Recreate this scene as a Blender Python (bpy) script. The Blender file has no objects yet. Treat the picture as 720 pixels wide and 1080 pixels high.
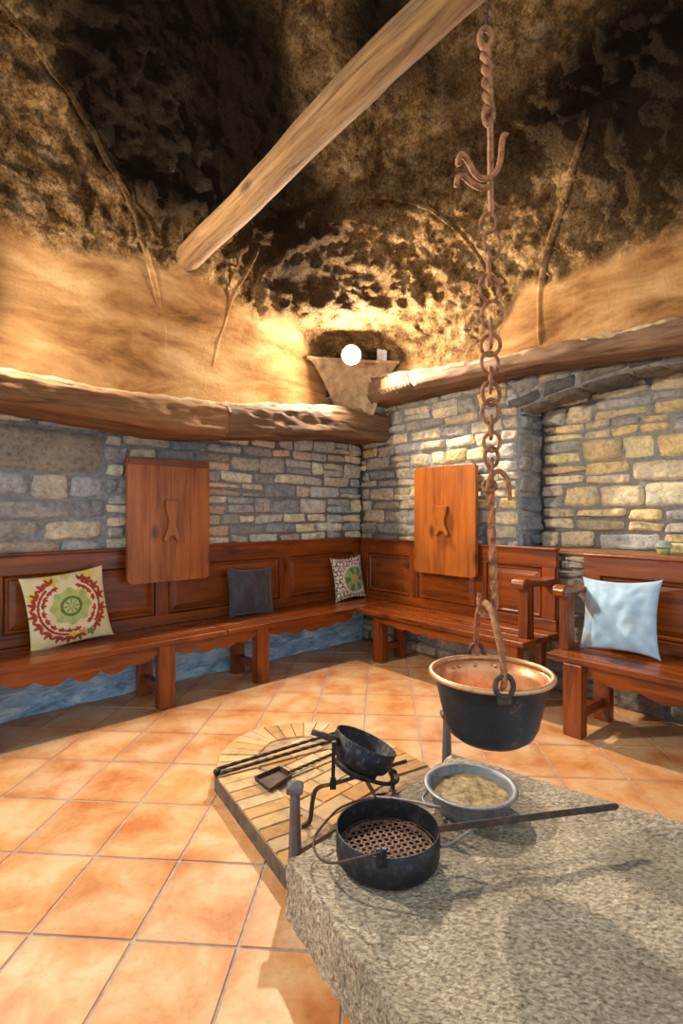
import bpy, bmesh, math, random
from mathutils import Vector, Matrix, noise
random.seed(7)
SC = bpy.context.scene
COL = SC.collection
PI = math.pi

# ------------------------------------------------------------------ camera
F, CX, CY, H = 560.0, 360.0, 540.0, 1.3          # level wide-angle lens, eye 1.3 m up
cd = bpy.data.cameras.new('camera'); cam = bpy.data.objects.new('camera', cd); COL.objects.link(cam)
cd.sensor_fit = 'HORIZONTAL'; cd.sensor_width = 36; cd.lens = 28; cd.clip_start = .02
cam.location = (0, 0, H); cam.rotation_euler = (PI/2, 0, 0)
SC.camera = cam
# ------------------------------------------------------------------ daylight and exposure
w = bpy.data.worlds.new('daylight'); SC.world = w; w.use_nodes = True
bg = w.node_tree.nodes['Background']; bg.inputs[0].default_value = (.78, .90, 1.0, 1); bg.inputs[1].default_value = 0.74
vs = SC.view_settings
vs.view_transform = 'Standard'; vs.look = 'None'; vs.gamma = 1; vs.use_curve_mapping = False; vs.exposure = 0.9
LAMP_CORNER, LAMP_LEFT = 310.0, 210.0
LAMP_COL = (1.0, .86, .69)

# ------------------------------------------------------------------ frames of the two walls
def unit2(x, y):
    l = math.hypot(x, y); return (x/l, y/l)
K = (.2, 5.5)
dL = unit2(-.732, -.681); nL = unit2(.681, -.732)
dR = unit2(.643, -.766); nR = unit2(-.766, -.643)
ANG_L = math.atan2(dL[1], dL[0])
ANG_R = math.atan2(-dR[1], -dR[0])               # local x points back to the corner
def L(s, p, z=0): return Vector((K[0]+s*dL[0]+p*nL[0], K[1]+s*dL[1]+p*nL[1], z))
def R(s, p, z=0): return Vector((K[0]+s*dR[0]+p*nR[0], K[1]+s*dR[1]+p*nR[1], z))
def onz(px, py, z):
    Y = F*(H-z)/(py-CY); return Vector(((px-CX)/F*Y, Y, z))
def aty(px, py, Y): return Vector(((px-CX)/F*Y, Y, H-(py-CY)/F*Y))
def lerp(a, b, t): return a+(b-a)*t
def smooth(a, b, x):
    t = min(1, max(0, (x-a)/(b-a))); return t*t*(3-2*t)
def interp(tab, x):
    if x <= tab[0][0]: return tab[0][1]
    for (a, va), (b, vb) in zip(tab, tab[1:]):
        if x <= b: return lerp(va, vb, (x-a)/(b-a))
    return tab[-1][1]
def nz(x, y, z, o=3): return noise.fractal(Vector((x, y, z)), 1.0, 2.0, o)

# ------------------------------------------------------------------ materials
def new_mat(name, rough=.7, metal=0, spec=None):
    m = bpy.data.materials.new(name); m.use_nodes = True
    nt = m.node_tree; b = nt.nodes['Principled BSDF']
    b.inputs['Roughness'].default_value = rough; b.inputs['Metallic'].default_value = metal
    if spec is not None: b.inputs['Specular IOR Level'].default_value = spec
    return m, nt, b
def N(nt, t, **kw):
    n = nt.nodes.new(t)
    for k, v in kw.items(): setattr(n, k, v)
    return n
def coords(nt, scale=(1, 1, 1), rot=(0, 0, 0), out='Object'):
    tc = N(nt, 'ShaderNodeTexCoord'); mp = N(nt, 'ShaderNodeMapping')
    mp.inputs['Scale'].default_value = scale; mp.inputs['Rotation'].default_value = rot
    nt.links.new(tc.outputs[out], mp.inputs['Vector']); return mp.outputs['Vector']
def noise_tex(nt, vec, scale, detail=6, rough=.55, dist=0):
    n = N(nt, 'ShaderNodeTexNoise'); n.inputs['Scale'].default_value = scale; n.inputs['Detail'].default_value = detail
    n.inputs['Roughness'].default_value = rough; n.inputs['Distortion'].default_value = dist
    nt.links.new(vec, n.inputs['Vector']); return n.outputs['Fac']
def ramp(nt, fac, stops):
    r = N(nt, 'ShaderNodeValToRGB'); e = r.color_ramp.elements
    while len(e) < len(stops): e.new(.5)
    for el, (p, c) in zip(e, stops): el.position = p; el.color = (*c, 1) if len(c) == 3 else c
    nt.links.new(fac, r.inputs['Fac']); return r.outputs['Color']
def mix(nt, fac, a, b, mode='MIX'):
    m = N(nt, 'ShaderNodeMix', data_type='RGBA', blend_type=mode)
    for sock, v in ((m.inputs[0], fac), (m.inputs[6], a), (m.inputs[7], b)):
        if hasattr(v, 'links') or isinstance(v, bpy.types.NodeSocket): nt.links.new(v, sock)
        else: sock.default_value = v if not isinstance(v, tuple) else (*v, 1)
    return m.outputs[2]
def math_n(nt, op, a, b=None):
    m = N(nt, 'ShaderNodeMath', operation=op)
    for sock, v in ((m.inputs[0], a), (m.inputs[1], b)):
        if v is None: continue
        if isinstance(v, bpy.types.NodeSocket): nt.links.new(v, sock)
        else: sock.default_value = v
    return m.outputs[0]
def bump(nt, b, h, strength=.3, dist=.01):
    n = N(nt, 'ShaderNodeBump'); n.inputs['Strength'].default_value = strength; n.inputs['Distance'].default_value = dist
    nt.links.new(h, n.inputs['Height']); nt.links.new(n.outputs['Normal'], b.inputs['Normal'])
def attr(nt, name):
    a = N(nt, 'ShaderNodeAttribute'); a.attribute_name = name; return a

def wood_mat(name, axis, light, dark, rough=.3, stretch=14, knots=True, bmp=.15):
    m, nt, b = new_mat(name, rough)
    sc = [stretch]*3; sc['xyz'.index(axis)] = 1.1
    v = coords(nt, tuple(sc))
    g1 = noise_tex(nt, v, 1.5, 5, .6, .6); g2 = noise_tex(nt, v, 6.0, 4, .6, .2)
    g = math_n(nt, 'ADD', math_n(nt, 'MULTIPLY', g1, .7), math_n(nt, 'MULTIPLY', g2, .3))
    c = ramp(nt, g, [(.34, dark), (.50, tuple(lerp(a, q, .6) for a, q in zip(dark, light))), (.66, light)])
    if knots:
        s2 = [5]*3; s2['xyz'.index(axis)] = 2.4
        vo = N(nt, 'ShaderNodeTexVoronoi'); vo.inputs['Scale'].default_value = 1.0
        nt.links.new(coords(nt, tuple(s2)), vo.inputs['Vector'])
        k = ramp(nt, vo.outputs['Distance'], [(.06, (1, 1, 1)), (.20, (0, 0, 0))])
        c = mix(nt, math_n(nt, 'MULTIPLY', k, .8), c, tuple(x*.35 for x in dark))
    big = noise_tex(nt, coords(nt), 1.7, 3)
    c = mix(nt, .55, c, ramp(nt, big, [(.3, (.55, .5, .48)), (.7, (1.1, 1.08, 1.05))]), 'MULTIPLY')
    nt.links.new(c, b.inputs['Base Color'])
    nt.links.new(ramp(nt, g, [(.3, (rough+.12,)*3), (.7, (rough-.06,)*3)]), b.inputs['Roughness'])
    bump(nt, b, g, bmp, .004 if bmp < .3 else .02)
    return m
WL, WD = (.34, .076, .008), (.070, .014, .002)
WOOD = {a: wood_mat('varnished_pine_'+a, a, WL, WD, .26) for a in 'xyz'}
BOARD = wood_mat('board_pine', 'z', (.50, .150, .018), (.20, .040, .005), .30, 9)
BEAM = wood_mat('old_timber', 'x', (.34, .160, .052), (.090, .036, .012), .8, 9, False, .7)
BEAM_DARK = wood_mat('smoked_timber', 'x', (.27, .145, .065), (.060, .028, .012), .8, 9, False, .7)
LOGM = wood_mat('weathered_log', 'x', (.30, .170, .062), (.075, .034, .011), .9, 18, True, .6)

def iron(name, base, rust, amount=.5, rough=.5, metal=.6, sc=30):
    m, nt, b = new_mat(name, rough, metal)
    v = coords(nt)
    f = noise_tex(nt, v, sc, 6, .65)
    c = ramp(nt, f, [(amount-.08, base), (amount+.12, rust)])
    nt.links.new(c, b.inputs['Base Color'])
    bump(nt, b, noise_tex(nt, v, sc*2.5, 5), .35, .003)
    return m
IRON_BLACK = iron('black_iron', (.011, .012, .014), (.045, .045, .050), .58, .5, .4)
IRON_SOOT = iron('sooty_iron', (.012, .013, .016), (.085, .09, .10), .60, .55, .4, 45)
IRON_RUST = iron('rusty_iron', (.37, .150, .055), (.13, .050, .020), .5, .8, .0, 40)
RAIL = iron('scaled_rail', (.26, .17, .10), (.12, .07, .04), .52, .8, .1, 30)
IRON_DARKRUST = iron('dark_rusty_iron', (.055, .042, .038), (.17, .075, .04), .55, .65, .5, 35)
IRON_GREY = iron('grey_iron', (.13, .125, .14), (.16, .075, .04), .54, .6, .4, 38)
TIN = iron('tinned_grey', (.20, .21, .23), (.11, .11, .12), .55, .5, .45, 18)
COPPER = iron('copper_inside', (.72, .36, .17), (.45, .17, .07), .58, .38, .75, 14)
COPPER_RIM = iron('worn_copper_rim', (.62, .36, .18), (.38, .20, .10), .55, .45, .6, 25)
PLATE = iron('rusty_plate', (.22, .12, .075), (.10, .055, .04), .5, .8, .2, 40)

def pot_mat():
    m, nt, b = new_mat('cauldron_soot', .5, .35)
    v = coords(nt)
    f = noise_tex(nt, v, 9, 6, .7); g = noise_tex(nt, v, 55, 4, .6)
    c = ramp(nt, noise_tex(nt, v, 5, 4), [(.35, (.010, .012, .016)), (.7, (.040, .050, .066))])
    k = math_n(nt, 'MULTIPLY', ramp(nt, f, [(.58, (0, 0, 0)), (.72, (1, 1, 1))]), ramp(nt, g, [(.48, (0, 0, 0)), (.56, (1, 1, 1))]))
    c = mix(nt, k, c, (.26, .12, .05))
    nt.links.new(c, b.inputs['Base Color']); bump(nt, b, g, .3, .002)
    return m
POT = pot_mat()

def attr_stone(name, bscale, rough=.85, vary=.5):
    m, nt, b = new_mat(name, rough, 0, .3)
    a = attr(nt, 'tint').outputs['Color']; v = coords(nt)
    f = noise_tex(nt, v, bscale, 8, .68)
    f2 = noise_tex(nt, v, bscale*.28, 4, .6)
    c = mix(nt, vary, a, ramp(nt, f, [(.30, (.35, .34, .33)), (.52, (1, 1, 1)), (.75, (1.35, 1.3, 1.22))]), 'MULTIPLY')
    c = mix(nt, vary*.8, c, ramp(nt, f2, [(.32, (.62, .66, .72)), (.65, (1.18, 1.08, .92))]), 'MULTIPLY')
    nt.links.new(c, b.inputs['Base Color']); bump(nt, b, f, .9, .02)
    return m
STONE = attr_stone('rubble_stone', 26, .85, .75)
m, nt, b = new_mat('mortar', .95); v = coords(nt)
f = noise_tex(nt, v, 35, 6)
nt.links.new(ramp(nt, f, [(.3, (.17, .165, .155)), (.7, (.32, .31, .29))]), b.inputs['Base Color']); bump(nt, b, f, .6, .01)
MORTAR = m

# soot-stained plaster of the chimney hood
m, nt, b = new_mat('smoked_plaster', .95, 0, .08)
at = attr(nt, 'stain'); sp = N(nt, 'ShaderNodeSeparateColor'); nt.links.new(at.outputs['Color'], sp.inputs[0])
soot, rub, _ = sp.outputs
v = coords(nt)
fine = noise_tex(nt, v, 58, 8, .72); mid = noise_tex(nt, v, 9.5, 9, .72); big = noise_tex(nt, v, 1.9, 5, .6, .7)
brush = noise_tex(nt, coords(nt, (1.5, 1.5, 4.5)), 1.0, 8, .64, .45)
plaster = ramp(nt, brush, [(.30, (.10, .042, .012)), (.43, (.26, .125, .042)), (.56, (.40, .225, .090)), (.72, (.55, .36, .175))])
rubc = ramp(nt, mid, [(.28, (.030, .015, .005)), (.44, (.17, .092, .032)), (.55, (.36, .215, .085)), (.68, (.60, .43, .24))])
c = mix(nt, rub, plaster, rubc)
sp_ = ramp(nt, fine, [(.34, (.18, .16, .15)), (.5, (.9, .9, .9)), (.68, (1.6, 1.5, 1.35))])
c = mix(nt, math_n(nt, 'ADD', math_n(nt, 'MULTIPLY', rub, .7), .12), c, sp_, 'MULTIPLY')
sfac = math_n(nt, 'ADD', soot, math_n(nt, 'MULTIPLY', math_n(nt, 'SUBTRACT', math_n(nt, 'ADD', math_n(nt, 'MULTIPLY', big, .6), math_n(nt, 'MULTIPLY', mid, .6)), .6), 1.5))
sf = ramp(nt, sfac, [(.18, (0, 0, 0)), (.50, (.75, .75, .75)), (.85, (.985, .985, .985))])
c = mix(nt, sf, c, mix(nt, fine, (.006, .004, .002), (.030, .018, .008)))
nt.links.new(c, b.inputs['Base Color'])
bh = math_n(nt, 'MULTIPLY', math_n(nt, 'ADD', math_n(nt, 'MULTIPLY', mid, 1.0), math_n(nt, 'MULTIPLY', fine, .5)), math_n(nt, 'ADD', math_n(nt, 'MULTIPLY', rub, .9), .08))
bump(nt, b, bh, 1.0, .09)
HOOD = m
m, nt, b = new_mat('pale_plaster', .9); v = coords(nt)
f = noise_tex(nt, v, 14, 7)
nt.links.new(ramp(nt, f, [(.3, (.24, .145, .07)), (.7, (.50, .35, .20))]), b.inputs['Base Color']); bump(nt, b, f, .5, .02)
PLASTER = m

# terracotta
m, nt, b = new_mat('terracotta_tile', .42)
a = attr(nt, 'tint').outputs['Color']; v = coords(nt)
f = noise_tex(nt, v, 4.2, 5, .6, .3); g = noise_tex(nt, v, 45, 5, .6)
c = ramp(nt, f, [(.32, (.44, .150, .038)), (.47, (.55, .270, .105)), (.62, (.61, .385, .21))])
c = mix(nt, .85, c, a, 'MULTIPLY')
c = mix(nt, .35, c, ramp(nt, g, [(.32, (.62, .55, .5)), (.48, (1, 1, 1)), (.7, (1.08, 1.08, 1.08))]), 'MULTIPLY')
nt.links.new(c, b.inputs['Base Color']); bump(nt, b, g, .12, .004)
TILE = m
m, nt, b = new_mat('grout', .9); v = coords(nt)
nt.links.new(ramp(nt, noise_tex(nt, v, 30, 5), [(.3, (.27, .22, .18)), (.7, (.40, .34, .29))]), b.inputs['Base Color'])
GROUT = m
BRICK = attr_stone('hearth_brick', 11, .8, .6)
m, nt, b = new_mat('hearth_edge', .9); v = coords(nt)
nt.links.new(ramp(nt, noise_tex(nt, v, 22, 6), [(.3, (.060, .040, .028)), (.7, (.17, .11, .07))]), b.inputs['Base Color'])
HEDGE = m
m, nt, b = new_mat('sandy_mortar', .95); v = coords(nt); f = noise_tex(nt, v, 18, 6)
nt.links.new(ramp(nt, f, [(.3, (.16, .105, .06)), (.7, (.42, .29, .16))]), b.inputs['Base Color']); SAND = m
# pecked granite
m, nt, b = new_mat('pecked_granite', .88, 0, .3); v = coords(nt)
st = coords(nt, (1, 1.7, 1), (0, 0, .6))
pk = noise_tex(nt, st, 62, 4, .55, .4); bg_ = noise_tex(nt, v, 3.2, 6, .65); fi = noise_tex(nt, v, 160, 3)
c = ramp(nt, pk, [(.32, (.19, .155, .11)), (.5, (.44, .37, .27)), (.68, (.66, .57, .43))])
c = mix(nt, .85, c, ramp(nt, bg_, [(.32, (.60, .57, .53)), (.6, (1.06, 1.03, .98))]), 'MULTIPLY')
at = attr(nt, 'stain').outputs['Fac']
c = mix(nt, at, c, (.035, .030, .025))  # mask carries the cauldron's painted shadow as well as a real stain
nt.links.new(c, b.inputs['Base Color'])
bump(nt, b, math_n(nt, 'ADD', pk, math_n(nt, 'MULTIPLY', fi, .3)), 1.0, .016)
GRANITE = m
m, nt, b = new_mat('stone_blue_daylight', .85); v = coords(nt, (3, 3, 9))  # rough stone with daylight's blue cast put into its colour
f = noise_tex(nt, v, 2.0, 7, .65, .8)
nt.links.new(ramp(nt, f, [(.30, (.12, .21, .34)), (.44, (.29, .48, .70)), (.56, (.48, .70, .90)), (.66, (.80, .90, .96))]), b.inputs['Base Color']); bump(nt, b, f, .8, .03)
BLUE = m
def simple(name, col, rough=.6, metal=0, emit=None, n=None):
    m, nt, b = new_mat(name, rough, metal)
    v = coords(nt); f = noise_tex(nt, v, n or 20, 5)
    nt.links.new(ramp(nt, f, [(.3, tuple(x*.75 for x in col)), (.7, tuple(min(1, x*1.15) for x in col))]), b.inputs['Base Color'])
    if emit: b.inputs['Emission Color'].default_value = (*emit[0], 1); b.inputs['Emission Strength'].default_value = emit[1]
    return m
HOLE = simple('dark_hollow', (.012, .009, .007), .95)
CLAY = simple('fired_clay', (.30, .17, .09), .8)
WHITE = simple('white_plastic', (.80, .78, .74), .5)
def cloth(name, rough=.85, sheen=.3):
    m, nt, b = new_mat(name, rough)
    nt.links.new(attr(nt, 'tint').outputs['Color'], b.inputs['Base Color'])
    b.inputs['Sheen Weight'].default_value = sheen
    bump(nt, b, noise_tex(nt, coords(nt), 220, 2), .25, .002)
    return m
CLOTH = cloth('printed_cotton', .9, .1); VELVET = cloth('velvet', .6, .55)
m, nt, b = new_mat('added_dish_opal', .4); b.inputs['Base Color'].default_value = (.9, .86, .8, 1)
tr = N(nt, 'ShaderNodeBsdfTranslucent'); tr.inputs['Color'].default_value = (.95, .8, .6, 1); mx = N(nt, 'ShaderNodeMixShader'); mx.inputs[0].default_value = .006
nt.links.new(b.outputs[0], mx.inputs[1]); nt.links.new(tr.outputs[0], mx.inputs[2]); nt.links.new(mx.outputs[0], nt.nodes['Material Output'].inputs['Surface'])
OPAL = m  # for the added lamp dish, lets a little light through to the hood
m, nt, b = new_mat('green_glass', .12); b.inputs['Base Color'].default_value = (.50, .62, .50, 1); b.inputs['Transmission Weight'].default_value = .55
GLASS = m
m, nt, b = new_mat('amber_glass', .15); b.inputs['Base Color'].default_value = (.62, .50, .16, 1); b.inputs['Transmission Weight'].default_value = .4
AMBER = m
m, nt, b = new_mat('sediment', .95); v = coords(nt); f = noise_tex(nt, v, 28, 7, .7)
nt.links.new(ramp(nt, f, [(.33, (.07, .055, .022)), (.47, (.27, .20, .095)), (.62, (.42, .33, .18)), (.75, (.55, .46, .28))]), b.inputs['Base Color']); bump(nt, b, f, .6, .01)
SEDIMENT = m

# ------------------------------------------------------------------ mesh helpers
class MB:
    def __init__(s): s.bm = bmesh.new(); s.mi = 0
    def box(s, x0, x1, y0, y1, z0, z1):
        vs_ = [s.bm.verts.new((x, y, z)) for x in (x0, x1) for y in (y0, y1) for z in (z0, z1)]
        for f in ((0, 1, 3, 2), (4, 6, 7, 5), (0, 4, 5, 1), (2, 3, 7, 6), (0, 2, 6, 4), (1, 5, 7, 3)):
            s.bm.faces.new([vs_[i] for i in f]).material_index = s.mi
        return vs_
    def prism(s, pts, f):                         # pts: outline; f(u, v, k) -> position for k = 0, 1
        a = [s.bm.verts.new(f(u, v_, 0)) for u, v_ in pts]; b_ = [s.bm.verts.new(f(u, v_, 1)) for u, v_ in pts]
        n = len(pts)
        s.bm.faces.new(a).material_index = s.mi; s.bm.faces.new(b_[::-1]).material_index = s.mi
        for i in range(n): s.bm.faces.new([a[i], b_[i], b_[(i+1) % n], a[(i+1) % n]]).material_index = s.mi
    def tube(s, pts, rad, seg=8, closed=False, flat=None, twist=0, cap=True, square=False):
        pts = [Vector(p) for p in pts]; n = len(pts); rings = []
        rads = rad if isinstance(rad, (list, tuple)) else [rad]*n
        up = None
        for i, p in enumerate(pts):
            if closed: t = (pts[(i+1) % n]-pts[i-1])
            else: t = pts[min(i+1, n-1)]-pts[max(i-1, 0)]
            t.normalize()
            if up is None:
                up = Vector((0, 0, 1)) if abs(t.z) < .9 else Vector((1, 0, 0))
                up = (up-t*up.dot(t)).normalized()
            else:
                up = up-t*up.dot(t)
                up.normalize()
            sd = t.cross(up); ring = []
            for k in range(seg):
                a_ = 2*PI*(k+.5*square)/seg+twist*i
                ca, sa = math.cos(a_), math.sin(a_)
                if flat: ca *= flat
                ring.append(s.bm.verts.new(p+(up*ca+sd*sa)*rads[i]))
            rings.append(ring)
        m_ = n if closed else n-1
        for i in range(m_):
            A_, B_ = rings[i], rings[(i+1) % n]
            for k in range(seg): s.bm.faces.new([A_[k], A_[(k+1) % seg], B_[(k+1) % seg], B_[k]]).material_index = s.mi
        if cap and not closed:
            s.bm.faces.new(rings[0][::-1]).material_index = s.mi; s.bm.faces.new(rings[-1]).material_index = s.mi
    def lathe(s, prof, seg=48, c=(0, 0, 0)):
        rings = []
        for r_, z in prof:
            if r_ < 1e-5: rings.append([s.bm.verts.new((c[0], c[1], c[2]+z))])
            else: rings.append([s.bm.verts.new((c[0]+r_*math.cos(2*PI*k/seg), c[1]+r_*math.sin(2*PI*k/seg), c[2]+z)) for k in range(seg)])
        for A_, B_ in zip(rings, rings[1:]):
            for k in range(seg):
                q = [A_[k % len(A_)], A_[(k+1) % len(A_)], B_[(k+1) % len(B_)], B_[k % len(B_)]]
                u = []
                for x in q:
                    if x not in u: u.append(x)
                if len(u) > 2: s.bm.faces.new(u).material_index = s.mi
    def build(s, name, mats, parent=None, bevel=0, smooth_=False, sub=0, wseg=2):
        bmesh.ops.recalc_face_normals(s.bm, faces=s.bm.faces)
        me = bpy.data.meshes.new(name); s.bm.to_mesh(me); s.bm.free()
        o = bpy.data.objects.new(name, me); COL.objects.link(o)
        for mm in (mats if isinstance(mats, (list, tuple)) else [mats]): me.materials.append(mm)
        if smooth_:
            for p in me.polygons: p.use_smooth = True
        if bevel:
            md = o.modifiers.new('bevel', 'BEVEL'); md.width = bevel; md.segments = wseg; md.limit_method = 'ANGLE'; md.angle_limit = .7
        if sub:
            md = o.modifiers.new('sub', 'SUBSURF'); md.levels = sub; md.render_levels = sub
        if parent: o.parent = parent
        return o
def mesh_obj(name, verts, faces, mat, parent=None, colors=None, attr_name='tint', smooth_=True, mats=None, mat_idx=None):
    me = bpy.data.meshes.new(name); me.from_pydata([tuple(v) for v in verts], [], faces); me.update()
    for mm in (mats or [mat]): me.materials.append(mm)
    if colors is not None:
        ca = me.color_attributes.new(attr_name, 'FLOAT_COLOR', 'POINT')
        ca.data.foreach_set('color', [x for c_ in colors for x in (c_[0], c_[1], c_[2], 1)])
    if smooth_: me.polygons.foreach_set('use_smooth', [True]*len(me.polygons))
    if mat_idx is not None: me.polygons.foreach_set('material_index', mat_idx)
    o = bpy.data.objects.new(name, me); COL.objects.link(o)
    if parent: o.parent = parent
    return o
def thing(name, label, cat, loc=(0, 0, 0), rotz=0, group=None):
    o = bpy.data.objects.new(name, None); COL.objects.link(o); o.empty_display_size = .1
    o.location = loc; o.rotation_euler = (0, 0, rotz); return tag(o, label, cat, group)
def tag(o, label, cat, group=None):
    o['label'] = label; o['category'] = cat
    if group: o['group'] = group
    return o
def struct(o): o['kind'] = 'structure'; return o
def place(o, loc, rotz=0): o.location = loc; o.rotation_euler = (0, 0, rotz); return o
def arc(f, a0, a1, n): return [f(a0+(a1-a0)*i/n) for i in range(n+1)]
def smooth_path(pts, n=8):
    pts = [Vector(p) for p in pts]; out = []
    for i in range(len(pts)-1):
        p0, p1, p2, p3 = pts[max(i-1, 0)], pts[i], pts[i+1], pts[min(i+2, len(pts)-1)]
        for k in range(n):
            t = k/n
            out.append(.5*((2*p1)+(p2-p0)*t+(2*p0-5*p1+4*p2-p3)*t*t+(3*p1-p0-3*p2+p3)*t**3))
    return out+[pts[-1]]

# ------------------------------------------------------------------ floor
TX, TY = .325, .371                                # tile pitch
def build_floor():
    verts, faces, cols, mi = [], [], [], []
    yaw = -.074; c_, s_ = math.cos(yaw), math.sin(yaw)
    ox, oy = 2.309, -3.286/.782
    def g2w(gx, gy): 
        X, Y = (gx-ox)*TX, (gy-oy)*TY
        return c_*X-s_*Y, s_*X+c_*Y
    rnd = random.Random(3)
    for i in range(-10, 14):
        for j in range(-7, 15):
            x, y = g2w(i+.5, j+.5)
            q = ((x-K[0])*nL[0]+(y-K[1])*nL[1], (x-K[0])*nR[0]+(y-K[1])*nR[1])
            if min(q) < -.35 or y < -1.2 or abs(x) > 4.2: continue
            t = rnd.uniform(.90, 1.10); w_ = rnd.uniform(-.06, .06)
            base = (t*(1+w_*.6), t, t*(1-w_*1.6))
            g, bv = .012, .006; b0 = len(verts); dz = rnd.uniform(-.001, .001)
            grid = [(g, -.006), (g+bv*1.2, 0+dz), (.12, dz), (.5, dz), (.88, dz), (1-g-bv*1.2, dz), (1-g, -.006)]
            for a, (u, zu) in enumerate(grid):
                for b2, (v_, zv) in enumerate(grid):
                    wx, wy = g2w(i+u, j+v_)
                    verts.append((wx, wy, min(zu, zv)))
                    e = 1.0 if (a in (2, 3, 4) and b2 in (2, 3, 4)) else 0.0
                    k = .86+.14*e
                    cols.append((base[0]*(.97+.03*e), base[1]*k, base[2]*(k-.08*(1-e))))
            n = len(grid)
            for a in range(n-1):
                for b2 in range(n-1):
                    p = b0+a*n+b2; faces.append((p, p+n, p+n+1, p+1)); mi.append(0)
    b0 = len(verts)
    for x, y in ((-4.4, -1.4), (4.4, -1.4), (4.4, 6.2), (-4.4, 6.2)): verts.append((x, y, -.004)); cols.append((1, 1, 1))
    faces.append((b0, b0+1, b0+2, b0+3)); mi.append(1)
    b0 = len(verts)
    for z in (-.2,):
        for x, y in ((-4.4, -1.4), (4.4, -1.4), (4.4, 6.2), (-4.4, 6.2)): verts.append((x, y, z)); cols.append((1, 1, 1))
    faces.append((b0+3, b0+2, b0+1, b0)); mi.append(1)
    struct(mesh_obj('floor', verts, faces, None, colors=cols, smooth_=False, mats=[TILE, GROUT], mat_idx=mi))
build_floor()

# ------------------------------------------------------------------ stone walls
PAL_L = [(.24, .24, .235), (.30, .295, .275), (.19, .205, .22), (.36, .335, .28), (.27, .265, .24), (.42, .36, .27), (.33, .29, .22), (.46, .40, .30), (.40, .30, .22), (.23, .24, .25)]
PAL_L = [tuple(q*1.28 for q in c_) for c_ in PAL_L]
PAL_R = [(.40, .34, .25), (.33, .29, .22), (.48, .40, .28), (.27, .255, .23), (.52, .42, .27), (.44, .36, .25), (.55, .39, .18), (.30, .28, .25), (.36, .33, .28)]
PAL_N = [(.46, .37, .24), (.54, .42, .23), (.36, .32, .26), (.30, .29, .27), (.50, .41, .28), (.42, .34, .23), (.58, .44, .22)]
class Rubble:
    def __init__(s): s.v, s.f, s.c, s.m = [], [], [], []
    def stone(s, s0, s1, z0, z1, p, fn, col, rnd, depth=.045, nx=13, ny=9, sk=None):
        b0 = len(s.v); seed = rnd.uniform(0, 100); prot = rnd.uniform(.016, .042)*(depth/.045)
        sk = sk or [(rnd.uniform(-.015, .015), rnd.uniform(-.014, .014)) for _ in range(4)]
        ti, tj = rnd.uniform(-.012, .012), rnd.uniform(-.010, .010)
        for i in range(nx):
            for j in range(ny):
                u, v_ = i/(nx-1), j/(ny-1)
                U, V = 2*u-1, 2*v_-1
                # squircle outline
                k = 1-.07*(abs(U)**4)*(abs(V)**4)*1.4
                dx = lerp(lerp(sk[0][0], sk[1][0], u), lerp(sk[2][0], sk[3][0], u), v_)
                dz = lerp(lerp(sk[0][1], sk[1][1], u), lerp(sk[2][1], sk[3][1], u), v_)
                ss = (s0+s1)/2+U*k*(s1-s0)/2+dx; zz = (z0+z1)/2+V*k*(z1-z0)/2+dz
                edge = max(abs(U), abs(V))
                wob = nz(ss*9+seed, zz*9, seed, 2)*.011
                if edge > .99: pp = p-.018
                else:
                    rr = max(0, 1-((abs(U)**5+abs(V)**5)))**.22
                    pp = p+prot*rr+ti*U+tj*V+.018*nz(ss*10+seed, zz*16, seed*2, 4)+.006*nz(ss*40+seed, zz*50, seed, 2)-.002
                s.v.append(fn(ss+wob, pp, zz+wob*.6)); s.c.append(col)
        for i in range(nx-1):
            for j in range(ny-1):
                q = b0+i*ny+j; s.f.append((q, q+ny, q+ny+1, q+1)); s.m.append(0)
    def wallfill(s, s0, s1, z0, z1, p, fn, pal, rnd, hr, wr, gap=.005, inside=None, wide=None):
        z = z0
        while z < z1-.03:
            h = min(rnd.uniform(*hr), z1-z)
            if z1-(z+h) < .04: h = z1-z
            x = s0-rnd.uniform(0, .12)
            while x < s1:
                k = wide(x, z) if wide else 1
                w_ = rnd.uniform(*wr)*k
                if s1-(x+w_) < .07: w_ = s1-x
                a, b2 = max(x, s0), min(x+w_, s1)
                if b2-a > .04 and (inside is None or inside(a, b2, z, z+h)):
                    col = rnd.choice(pal); t = rnd.uniform(1.1, 1.75); col = tuple(min(.8, q*t) for q in col)
                    if h > .115 and rnd.random() < .35:
                        m_ = z+h*rnd.uniform(.42, .58)
                        s.stone(a+gap/2, b2-gap/2, z+gap/2, m_-gap/2, p, fn, col, rnd)
                        col2 = (lambda q0, t_: tuple(q*t_ for q in q0))(rnd.choice(pal), rnd.uniform(1.1, 1.7))
                        s.stone(a+gap/2, b2-gap/2, m_+gap/2, z+h-gap/2, p, fn, col2, rnd)
                    else: s.stone(a+gap/2, b2-gap/2, z+gap/2, z+h-gap/2, p, fn, col, rnd)
                x += w_
            z += h
    def slab(s, pts8):
        b0 = len(s.v)
        for q in pts8: s.v.append(q); s.c.append((.2, .2, .2))
        for f in ((0, 1, 2, 3), (7, 6, 5, 4), (0, 4, 5, 1), (1, 5, 6, 2), (2, 6, 7, 3), (3, 7, 4, 0)):
            s.f.append(tuple(b0+i for i in f)); s.m.append(1)
    def boxs(s, fn, s0, s1, p0, p1, z0, z1):
        s.slab([fn(s0, p0, z0), fn(s1, p0, z0), fn(s1, p1, z0), fn(s0, p1, z0), fn(s0, p0, z1), fn(s1, p0, z1), fn(s1, p1, z1), fn(s0, p1, z1)])
    def done(s, name): return struct(mesh_obj(name, s.v, s.f, None, colors=s.c, mats=[STONE, MORTAR], mat_idx=s.m))
rnd = random.Random(11)
wl = Rubble()
wl.boxs(L, -.4, 4.3, -.3, 0, 0, 2.35)
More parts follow.
